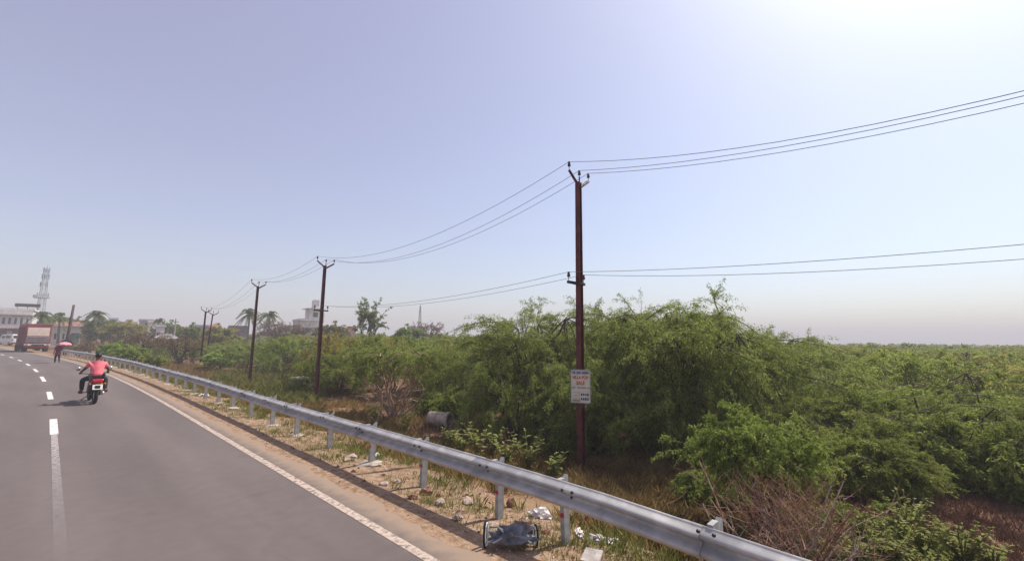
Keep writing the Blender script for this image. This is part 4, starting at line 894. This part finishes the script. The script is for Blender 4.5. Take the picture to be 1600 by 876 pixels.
# ---------------------------------------------------------------- lorry and van far down the road
tl = at(59, 548, 88); tz = rise(tl.y); tr = empty('lorry', (tl.x, tl.y, tz), R_(8), 'maroon lorry with cream rear panel stopped at the bend of the road', 'lorry')
body = MB().box((0, 4.2, 2.45), (2.5, 5.6, 2.8)); body.obj('cargo_box', MAROON, tr, bevel=.05)
for s in (-1, 1):
    for i in range(6): MB().box((s*1.28, 1.75+i*.98, 2.25), (.06, .09, 2.36)).obj('side_rib', MAROON, tr)
MB().box((0, 1.37, 2.75), (2.1, .06, 1.15)).obj('rear_panel', CREAM, tr, bevel=.02)
MB().box((0, 1.37, 1.68), (2.2, .06, .80)).obj('tailgate', GREYP, tr, bevel=.02)
for i in range(3): MB().box((0, 1.325, 1.45+i*.24), (2.1, .03, .05)).obj('tailgate_bar', DARKST, tr)
MB().box((0, 3.9, .95), (1.1, 7.4, .22)).obj('chassis', DARKST, tr)
MB().box((0, 1.25, .98), (2.45, .16, .20)).obj('bumper', WHITEP, tr, bevel=.02)
MB().box((0, 1.45, .68), (2.2, .12, .2)).obj('underrun_bar', REDP, tr, bevel=.02)
for s in (-1, 1): MB().box((s*1.0, 1.16, 1.0), (.22, .03, .11)).obj('tail_light', TAIL, tr)
MB().prism([(7.1, .7), (9.0, .7), (9.05, 1.5), (8.7, 2.75), (7.1, 2.8)], -1.15, 1.15, axis='X').obj('cab', MAROON, tr, bevel=.06)
for s in (-1, 1): MB().box((s*1.16, 7.95, 2.15), (.03, .9, .7)).obj('side_window', GLASS, tr)
MB().box((0, 8.93, 2.15), (2.0, .03, .85), rx=-.27).obj('windscreen', GLASS, tr)
for y in (2.5, 8.0):
    for s in (-1, 1):
        w_ = MB().lathe([(.28, -.24), (.46, -.26), (.52, -.16), (.52, .16), (.46, .26), (.28, .24), (.28, -.24)], axis='X', n=22).obj('wheel', RUBBER, tr, smooth=True); w_.location = (s*1.0, y, .52)
        MB().lathe([(.01, -.06), (.12, -.1), (.2, -.04), (.29, -.14), (.29, .14), (.2, .04), (.12, .1), (.01, .06)], axis='X', n=16).obj('rim', GALVP, w_)
    MB().tube([(-.9, y, .52), (.9, y, .52)], .09, 8).obj('axle', DARKST, tr)
for s in (-1, 1): MB().box((s*1.0, 2.0, .85), (.5, .03, .55)).obj('mudflap', BLACKP, tr)
vl = at(17, 530, 118); vz = gh(vl.x, vl.y); van = empty('van', (vl.x, vl.y, vz), face_rz(vl)+R_(25), 'small white van parked before the long white building', 'van')
MB().prism([(-2.0, .35), (2.05, .35), (2.1, .95), (1.55, 1.15), (.95, 1.9), (-1.95, 1.95), (-2.05, 1.2)], -.8, .8, axis='X').obj('body', WHITEP, van, bevel=.08)
MB().box((0, -2.03, 1.5), (1.3, .04, .5)).obj('rear_window', GLASS, van)
for s in (-1, 1):
    MB().box((s*.81, -.9, 1.5), (.03, 1.3, .45)).obj('side_window', GLASS, van); MB().box((s*.81, .45, 1.45), (.03, .8, .45)).obj('side_window', GLASS, van)
    MB().box((s*.68, -2.06, 1.0), (.14, .04, .3)).obj('tail_light', TAIL, van)
    for y in (-1.3, 1.3):
        w_ = MB().lathe([(.17, -.1), (.28, -.1), (.32, -.06), (.32, .06), (.28, .1), (.17, .1), (.17, -.1)], axis='X', n=18).obj('wheel', RUBBER, van, smooth=True); w_.location = (s*.72, y, .32)
        MB().lathe([(.01, -.08), (.17, -.05), (.17, .05), (.01, .08)], axis='X', n=12).obj('rim', GALVP, w_)
MB().prism([(1.12, 1.80), (1.62, 1.2), (1.66, 1.22), (1.16, 1.82)], -.7, .7, axis='X').obj('windscreen', GLASS, van)
MB().box((0, -2.06, .5), (1.6, .1, .18)).obj('bumper', BLACKP, van, bevel=.02)

# ---------------------------------------------------------------- pipe, slab, litter, stones
pp = (10.35, 13.45); pz = gh(*pp); pr_ = empty('concrete_pipe', (pp[0], pp[1], pz+.36), R_(-70), 'short weathered concrete pipe lying on its side before the red-stemmed bush', 'pipe')
pr_.scale = (.76, .76, .76); pr_.location.z = pz+.24
pr_['label'] = 'short weathered concrete pipe lying on its side in dry grass right of red-stemmed bush'
PB = MB(); PB.lathe([(.36, -.56), (.36, .40), (.40, .42), (.40, .58), (.30, .58), (.29, -.56), (.36, -.56)], axis='X', n=26); PB.obj('pipe_shell', mat('stained_concrete', (.34, .26, .21), .95, .3, 4, bump=.6, col2=(.52, .44, .38)), pr_, smooth=False)
sp_ = (11.15, 28.4); sz = gh(*sp_); sr_ = empty('valve_chamber', (sp_[0], sp_[1], sz), R_(30), 'small dark chamber with a pale slab lid left of the second pole', 'chamber')
MB().box((0, 0, .32), (1.0, .8, .64)).obj('wall', mat('dark_brick_chamber', (.09, .05, .045), .9, .3, 6), sr_); MB().box((0, 0, .72), (1.35, 1.05, .13)).obj('lid', CONC, sr_, bevel=.02); MB().box((0, 0, .77+.03), (.3, .06, .03)).obj('handle', DARKST, sr_)
def thing_mesh(name, me, loc, rot, label, cat, group=None):
    o = link(name, me); o.location = loc; o.rotation_euler = rot; tag(o, label, cat, group); return o
for i, (px, py, r, sq, m_, lb) in enumerate([(666, 768, .085, (1.2, 1, .8), STONEB, 'red brown stone at the foot of the third nearest post'), (645, 779, .065, (1.1, 1, .8), STONEB, 'small reddish stone left of the red brown stone by the shadow'), (688, 787, .075, (1, 1.2, .7), STONE, 'pinkish rounded stone on the verge, right of the red brown stone'), (715, 814, .06, (1.3, 1, .7), STONE, 'pale stone lying at the edge of the rail shadow'), (731, 782, .09, (1.3, .8, .6), STONE, 'flat pinkish stone halfway between two posts'), (799, 779, .085, (.8, .8, 1.2), STONEB, 'upright broken brick lump beside the post with a reflector'), (569, 692, .09, (1, 1, 1), STONEB, 'dark red stone left of the reflector post near the bush'), (548, 716, .12, (1.5, 1, .5), STONE, 'broad pale stone beside the fifth post'), (620, 752, .06, (1.2, 1, .6), STONE, 'small pale stone by the fourth post'), (768, 821, .07, (1.4, 1, .5), STONE, 'flat stone beside the bundle'), (853, 833, .05, (1.3, 1, .7), STONEB, 'small dark stone between the bundle and the nearest post'), (600, 757, .07, (1.4, 1, .5), STONE, 'pale slab stone left of the fourth post foot'), (686, 770, .045, (1, 1, 1), STONEB, 'dark knobbly stone near the red brown stone'), (820, 806, .05, (1.4, 1, .5), STONE, 'small stone left of the white plastic heap')]):
    d = ray(px, py); t = (-.07-2.4)/d.z; p = EYE+d*t; z = gh(p.x, p.y)
    thing_mesh('stone', blobmesh('stone', m_, r, 100+i, sq, 2, .22), (p.x, p.y, z+r*sq[2]*.45), (0, 0, i), lb, 'stone', 'stones on the verge')
def crumple(seed, r, sq, m_):
    bm = bmesh.new(); bmesh.ops.create_icosphere(bm, subdivisions=3, radius=r); q_ = random.Random(seed)
    for v in bm.verts:
        n = v.co.normalized(); k = 1+.35*math.sin(n.x*9+seed)*math.sin(n.y*8+1)+.25*math.sin(n.z*13+n.x*7)+q_.uniform(-.16, .16); v.co = Vector((v.co.x*sq[0]*k, v.co.y*sq[1]*k, max(-.02, v.co.z*sq[2]*k)))
    me = bpy.data.meshes.new('crumpled_plastic'); bm.to_mesh(me); bm.free(); me.materials.append(m_); return me
for i, (px, py, r, sq, lb) in enumerate([(842, 803, .12, (1.3, .8, .8), 'crumpled white plastic heap between the two nearest posts'), (905, 832, .085, (1.5, .6, .5), 'strip of white plastic right behind the nearest post'), (940, 846, .10, (1.6, .6, .6), 'torn white plastic bag lying in grass right of the nearest post'), (958, 852, .07, (1.6, .7, .5), 'small scrap of white plastic at the end of the torn bag'), (590, 712, .09, (1.5, .8, .5), 'white plastic scrap beside the pale post pads'), (318, 620, .14, (1.3, .9, .6), 'white litter under the far barrier'), (606, 690, .08, (1.4, .8, .5), 'white paper scrap on green grass behind the reflector post')]):
    d = ray(px, py); t = (-.10-2.4)/d.z; p = EYE+d*t
    thing_mesh('plastic_litter', crumple(i+3, r, sq, PLAST), (p.x, p.y, gh(p.x, p.y)+.015), (0, 0, i*1.3-.6), lb, 'litter', 'white litter along the barrier')
# discarded bundle with two black and white hoops
d = ray(798, 850); t = (-.02-2.4)/d.z; p = EYE+d*t; bd = empty('bundle', (p.x, p.y, gh(p.x, p.y)), -YAW+R_(4), 'blue grey crumpled cloth bundle with a white rimmed hoop at each end, before the posts', 'bundle')
me = crumple(21, .145, (1.75, .9, .8), TARP); me.name = 'cloth'; o = link('cloth', me, bd); o.location = (0, 0, .11)
me = crumple(22, .10, (1.4, .9, .9), mat('brown_cloth', (.26, .17, .12), .9, .2, 6)); o = link('cloth', me, bd); o.location = (.14, .09, .15)
for s in (-1, 1):
    for nm, m_, R1, r1, dx in (('hoop', RUBBER, .15 if s < 0 else .12, .014, 0), ('white_rim', WHITEP, .130 if s < 0 else .102, .010, .012)):
        h_ = MB(); P = [(dx*-s, R1*.4*math.cos(a), R1*math.sin(a)) for a in np.linspace(0, 2*math.pi, 29)]; h_.tube(P, r1, 6, cap=False); o = h_.obj(nm, m_, bd, smooth=True); o.location = (s*.30, 0, .15 if s < 0 else .125); o.rotation_euler = (0, 0, s*.35)
d = ray(925, 872); t = (-.06-2.4)/d.z; p = EYE+d*t; thing_mesh('concrete_slab', MB().box((0, 0, 0), (.34, .2, .05)).mesh('concrete_slab', GCONC), (p.x, p.y, gh(p.x, p.y)+.03), (.03, .02, .4), 'pale broken concrete slab at the foot of the nearest post', 'slab')

# loose gravel on the verge
def scatter_tets(name, N, m_, ymax, umin, umax, smin, smax, label, seed):
    g = np.random.default_rng(seed); V = []; Fq = []; base = np.array([(1, 0, -.4), (-.5, .87, -.4), (-.5, -.87, -.4), (.2, .1, .7), (.5, -.6, .35), (-.5, .4, .4)]); fc = np.array([(0, 1, 3), (1, 5, 3), (1, 2, 5), (2, 5, 3), (2, 3, 4), (2, 4, 0), (0, 4, 3), (0, 2, 1)])
    for i in range(N):
        y = -1+g.uniform()**1.7*(ymax+1); u = umin+(umax-umin)*g.beta(1.6, 1.6); x = u+off(y); s = smin+(smax-smin)*g.uniform()**3
        a = g.uniform(0, 6.28); c, s_ = math.cos(a), math.sin(a); b_ = base*g.uniform(.6, 1.2, (6, 3))*s; b_[:, 2] *= .8
        V.append(np.stack([b_[:, 0]*c-b_[:, 1]*s_+x, b_[:, 0]*s_+b_[:, 1]*c+y, b_[:, 2]+gh(x, y)+s*.15], 1)); Fq.append(fc+6*i)
    o = link(name, npmesh(name, np.concatenate(V), [np.concatenate(Fq)], [m_])); tag(o, label, 'gravel', kind='stuff')
scatter_tets('gravel', 3600, mat('verge_gravel', (.30, .20, .145), .95, .3, 30, col2=(.50, .40, .32)), 40, 3.62, 5.4, .008, .034, 'loose pale gravel scattered along the sandy verge', 1)
scatter_tets('rubble', 420, mat('rubble_chips', (.22, .12, .09), .95, .3, 20, col2=(.44, .33, .27)), 26, 3.85, 5.2, .02, .065, 'broken brick and stone chips under the barrier', 2)

# ---------------------------------------------------------------- grass and weeds
def grass(name, N, m_, label, seed, pick, hmin, hmax, blades=12, wd=.0042):
    g = np.random.default_rng(seed); P = []
    while len(P) < N:
        r = pick(g)
        if r is not None: P.append(r)
    P = np.array([(x, y, gh(x, y), s) for x, y, s in P]); P = np.repeat(P, blades, 0); n = len(P)
    a = g.uniform(0, 6.28, n); rr = g.uniform(0, .11, n)*P[:, 3]; o = P[:, :3]+np.stack([np.cos(a)*rr, np.sin(a)*rr, np.zeros(n)-.01], 1)
    h = g.uniform(hmin, hmax, n)*P[:, 3]; le = g.uniform(.1, .75, n)*h; d = np.stack([np.cos(a)*le, np.sin(a)*le, h], 1)
    sd_ = np.stack([-np.sin(a), np.cos(a), np.zeros(n)], 1)*(wd*g.uniform(.7, 1.5, n)*np.clip(P[:, 3], .8, 1.6))[:, None]
    mid = o+d*np.array([.4, .4, .6]); V = np.stack([o-sd_, o+sd_, mid+sd_*.8, o+d, mid-sd_*.8], 1).reshape(-1, 3)
    oo = link(name, npmesh(name, V, [np.arange(len(V)).reshape(-1, 5)], [m_])); return tag(oo, label, 'grass', kind='stuff')
def pick_band(u0, u1, y0, y1, pw=1.6, s0=.7, s1=1.4, dens=1.1):
    def f(g):
        y = y0+(y1-y0)*g.uniform()**pw; u = g.uniform(u0, u1); x = u+off(y)
        n = math.sin(x*1.7+y*.9+3)+math.sin(y*1.9-x*.8)+.7*math.sin(x*4.3+y*3.7)
        if n < g.uniform(-1.5, 1.5)/dens: return None
        return (x, y, g.uniform(s0, s1)*(1 if y < 25 else 1.5))
    return f
grass('dry_grass', 9000, DGRASS, 'straw coloured dry grass on the bank behind the barrier', 1, pick_band(5.4, 12.6, 2.0, 70), .07, .25, wd=.0032)
grass('green_grass', 4200, GGRASS, 'patchy green grass along the barrier posts', 2, pick_band(4.75, 9.5, -.5, 60), .05, .18, wd=.003)
grass('verge_tufts', 1500, GGRASS, 'sparse low green tufts on the sandy verge', 3, pick_band(4.1, 5.2, 0, 25), .03, .09, blades=8, wd=.003)
def pick_red(g):
    p = at(g.uniform(1290, 1720), 600, g.uniform(6.5, 17)); return (p.x, p.y, g.uniform(.6, 1.2)) if g.uniform() < .9 and p.x-off(p.y) > 6.5 else None
grass('red_brown_grass', 5200, mat('red_brown_blade', (.20, .105, .07), .9, .2, 4, col2=(.34, .21, .14)), 'withered red brown grass over the bare earth on the right', 4, pick_red, .04, .15, wd=.003)
def pick_tall(g):
    p = at(g.uniform(330, 500), 600, g.uniform(24, 48)); return (p.x, p.y, g.uniform(1.4, 2.4)) if p.x-off(p.y) > 7.5 else None
grass('tall_grass', 1500, GGRASS, 'tall yellow green grass around the third pole', 5, pick_tall, .1, .28, blades=14)
def pick_dark(g):
    p = at(g.uniform(820, 1120), 600, g.uniform(8.8, 12.5)); return (p.x, p.y, g.uniform(.7, 1.3)) if p.x > 6.3 else None
grass('bank_grass', 3200, DGRASS, 'orange brown grass at the foot of the signed pole', 6, pick_dark, .05, .20, wd=.003)

def pick_right(g):
    p = at(g.uniform(1130, 1480), 600, g.uniform(5.8, 10.5)); return (p.x, p.y, g.uniform(.7, 1.4)) if p.x > 5.2 and math.sin(p.x*2.3+p.y*3.1)+math.sin(p.y*1.7) > g.uniform(-1.6, 1) else None
grass('mixed_green_grass', 2400, GGRASS, 'mixed green grass around the dry brush and leafy weeds', 7, pick_right, .06, .24, wd=.003)
def broad_weed(loc, seed, label, hgt, ns, ll, leaf, group, name='broad_leaf_weed'):
    g = np.random.default_rng(seed); root = empty(name, loc, 0, label, 'plant', group); wd = Wood(); LV = []
    for i in range(ns):
        a = g.uniform(0, 6.28); L = hgt*g.uniform(.6, 1.0); tip = np.array([math.cos(a)*L*.45, math.sin(a)*L*.45, L]); P = bez(np.array([math.cos(a)*.03, math.sin(a)*.03, -.03]), np.array([0, 0, L*.5]), tip, 7); wd.tube(P, .011, .005, 4)
        for k in range(2, 7):
            for s_ in (0, math.pi):
                b_ = a+k*1.57+s_+g.normal(0, .25); d_ = np.array([math.cos(b_)*.85, math.sin(b_)*.85, g.uniform(.0, .7)]); d_ /= np.linalg.norm(d_); l = ll*g.uniform(.6, 1.1)*(1-.35*(k == 6)); sd_ = np.cross(d_, [0, 0, 1.]); sd_ /= np.linalg.norm(sd_)+1e-9; o = P[k]
                up = np.cross(sd_, d_); w_ = l*.27
                c = [o, o+d_*l*.3+sd_*w_*.8+up*w_*.3, o+d_*l*.65+sd_*w_+up*w_*.25, o+d_*l-up*l*.12, o+d_*l*.65-sd_*w_+up*w_*.25, o+d_*l*.3-sd_*w_*.8+up*w_*.3, o+d_*l*.62]
                b0 = len(LV); LV += c
    LV = np.array(LV); n = len(LV)//7; f = np.array([(0, 1, 6), (1, 2, 6), (2, 3, 6), (3, 4, 6), (4, 5, 6), (5, 0, 6)])
    link('stems', wd.mesh('stems', GGRASS), root); link('leaves', npmesh('leaves', LV, [np.concatenate([f+7*i for i in range(n)])], [leaf]), root); return root
WG = 'pale broad leaf weeds behind the barrier'
for i, (px, py, h, ns, lb) in enumerate([(722, 712, .55, 6, 'broad leaf weed behind the barrier, below the pipe mouth'), (748, 716, .75, 8, 'bushiest broad leaf weed right of the pipe'), (790, 735, .60, 7, 'broad leaf weed just left of the slanted post top'), (825, 742, .72, 8, 'pale broad leaf weed right of the slanted post top'), (703, 700, .5, 5, 'small broad leaf weed next to the pipe'), (632, 672, .62, 6, 'broad leaf weed left of the concrete pipe'), (770, 706, .6, 6, 'drooping broad leaf weed in the shade of the trees'), (862, 752, .5, 6, 'dark green weed left of the signed pole foot'), (585, 655, .5, 5, 'small weed in front of the red stems')]):
    d = ray(px, py); t = (-.75-2.4)/d.z; p = EYE+d*t; broad_weed((p.x, p.y, gh(p.x, p.y)), 70+i, lb, h*1.35, ns+2, .19, BROAD, WG)
for i, (px, dist, h, lb) in enumerate([(1375, 8.6, .72, 'light green leafy weed clump at the lower right, left part'), (1430, 9.2, .80, 'light green leafy weed clump at the lower right, middle'), (1485, 9.4, .74, 'light green leafy weed clump at the lower right, right part'), (1425, 8.2, .6, 'light green leafy weed clump nearest the bottom edge'), (1330, 8.0, .6, 'light green leafy weed clump beside the dry brush'), (1528, 9.6, .5, 'smallest light green weed clump on the red earth'), (1290, 7.6, .5, 'mixed green weed clump behind the dry brush'), (1405, 10.2, .75, 'light green weed clump at the back of the weeds'), (1350, 9.4, .6, 'yellow green weed clump between the brush and red earth')]):
    p = at(px, 700, dist); broad_weed((p.x, p.y, gh(p.x, p.y)), 170+i, lb, h, 34, .11, PALE, 'light green weeds at lower right', 'leafy_weed')

# dry brush heap, bare pale branches
REDTW = mat('red_brown_twig', (.24, .105, .075), .9, .3, 7, col2=(.40, .26, .19))
bpz = at(1218, 700, 6.9); bp_ = empty('brush_pile', (bpz.x, bpz.y, gh(bpz.x, bpz.y)), 0, 'heap of dry bleached branches under the bright green bush beside the barrier', 'brush pile'); g = np.random.default_rng(8)
for i in range(58):
    a = g.uniform(0, 6.28); r0 = g.uniform(0, .6); o = np.array([r0*math.cos(a), r0*math.sin(a), -.03]); b_ = a+g.normal(0, .9); L = g.uniform(.55, 1.3); d_ = np.array([math.cos(b_)*.55, math.sin(b_)*.55, g.uniform(.45, 1.0)]); P = bez(o, o+d_*L*.5+g.normal(0, .08, 3), o+d_*L+g.normal(0, .12, 3), 7); wd = Wood(); wd.tube(P, g.uniform(.012, .026), .006, 5)
    for k in range(2): q_ = P[3+k]; wd.tube(bez(q_, q_+d_*.15+g.normal(0, .08, 3), q_+d_*.3+g.normal(0, .18, 3), 4), .006, .002, 3)
    link('branch', wd.mesh('branch', DEADW if i % 3 else REDTW), bp_)
wd = Wood()
for i in range(420):
    o = np.array([*g.normal(0, .45, 2), g.uniform(0, .95)]); d_ = g.normal(0, 1, 3); d_[2] = abs(d_[2])+.3; d_ /= np.linalg.norm(d_); wd.tube(bez(o, o+d_*.2+g.normal(0, .05, 3), o+d_*.45, 4), .004, .0015, 3)
tw = link('twigs', wd.mesh('twigs', REDTW), bp_); tag(tw, kind='stuff')
P = np.stack([g.normal(.12, .45, 420), g.normal(0, .45, 420), g.uniform(.25, 1.15, 420)], 1); V = leaves_np(P, g.normal(0, .5, (420, 3)), 6, .06, .010, g, down=.6); dl = link('dry_leaves', npmesh('dry_leaves', V, [np.arange(len(V)).reshape(-1, 4)], [DRYL]), bp_); tag(dl, kind='stuff')
def bare_branch(px, py, pts_, r, label):
    d = ray(px, py); t = (-.88-2.4)/d.z; p = EYE+d*t; wd = Wood(); A = np.array(pts_, float)
    rt_ = np.array(_r); upv = np.array([0, 0, 1.]); vwv = np.array([math.sin(YAW), math.cos(YAW), 0])
    Q = np.array([rt_*a+upv*b+vwv*c for a, b, c in A]); t2 = np.linspace(0, len(Q)-1, 12); PP = np.stack([np.interp(t2, range(len(Q)), Q[:, k]) for k in range(3)], 1); wd.tube(PP, r, r*.4, 6)
    gg = np.random.default_rng(px)
    for k in (5, 7, 9): wd.tube(bez(PP[k], PP[k]+gg.normal(0, .15, 3)+[0, 0, .1], PP[k]+gg.normal(0, .3, 3)+[0, 0, .2], 5), r*.4, r*.15, 4)
    o = link('bare_branch', wd.mesh('bare_branch', DEADW)); o.location = (p.x, p.y, gh(p.x, p.y)); tag(o, label, 'branch', 'bare pale branches')
bare_branch(602, 654, [(0, -.02, 0), (-.35, .42, .1), (-.95, .85, .2), (-1.35, .88, .2)], .035, 'pale bare branch arching left out of the red-stemmed bush')
bare_branch(622, 656, [(0, -.02, 0), (.35, .35, 0), (.8, .75, .1), (.95, 1.1, .1)], .04, 'pale bare branch leaning right in front of the red stems')
bare_branch(608, 656, [(0, -.02, 0), (-.05, .7, 0), (-.25, 1.4, .1), (-.6, 1.9, .1)], .045, 'thick pale stem standing up before the red-stemmed bush')
bare_branch(715, 620, [(0, .3, 0), (.4, .75, .2), (.9, .92, .2), (1.4, .97, .2)], .04, 'pale bare branch reaching right among the bushes behind the pipe')

# ---------------------------------------------------------------- dusty air
HZ = mat('haze_air', (1, 1, 1)); n = HZ.node_tree; n.nodes.clear(); out = n.nodes.new('ShaderNodeOutputMaterial'); pv = n.nodes.new('ShaderNodeVolumePrincipled')
pv.inputs['Color'].default_value = (.85, .83, .86, 1); pv.inputs['Density'].default_value = .0018; pv.inputs['Anisotropy'].default_value = .0; n.links.new(pv.outputs[0], out.inputs['Volume'])
hz = MB().box((0, 150, 18), (4200, 3400, 40.4)).obj('haze', HZ); tag(hz, kind='stuff')
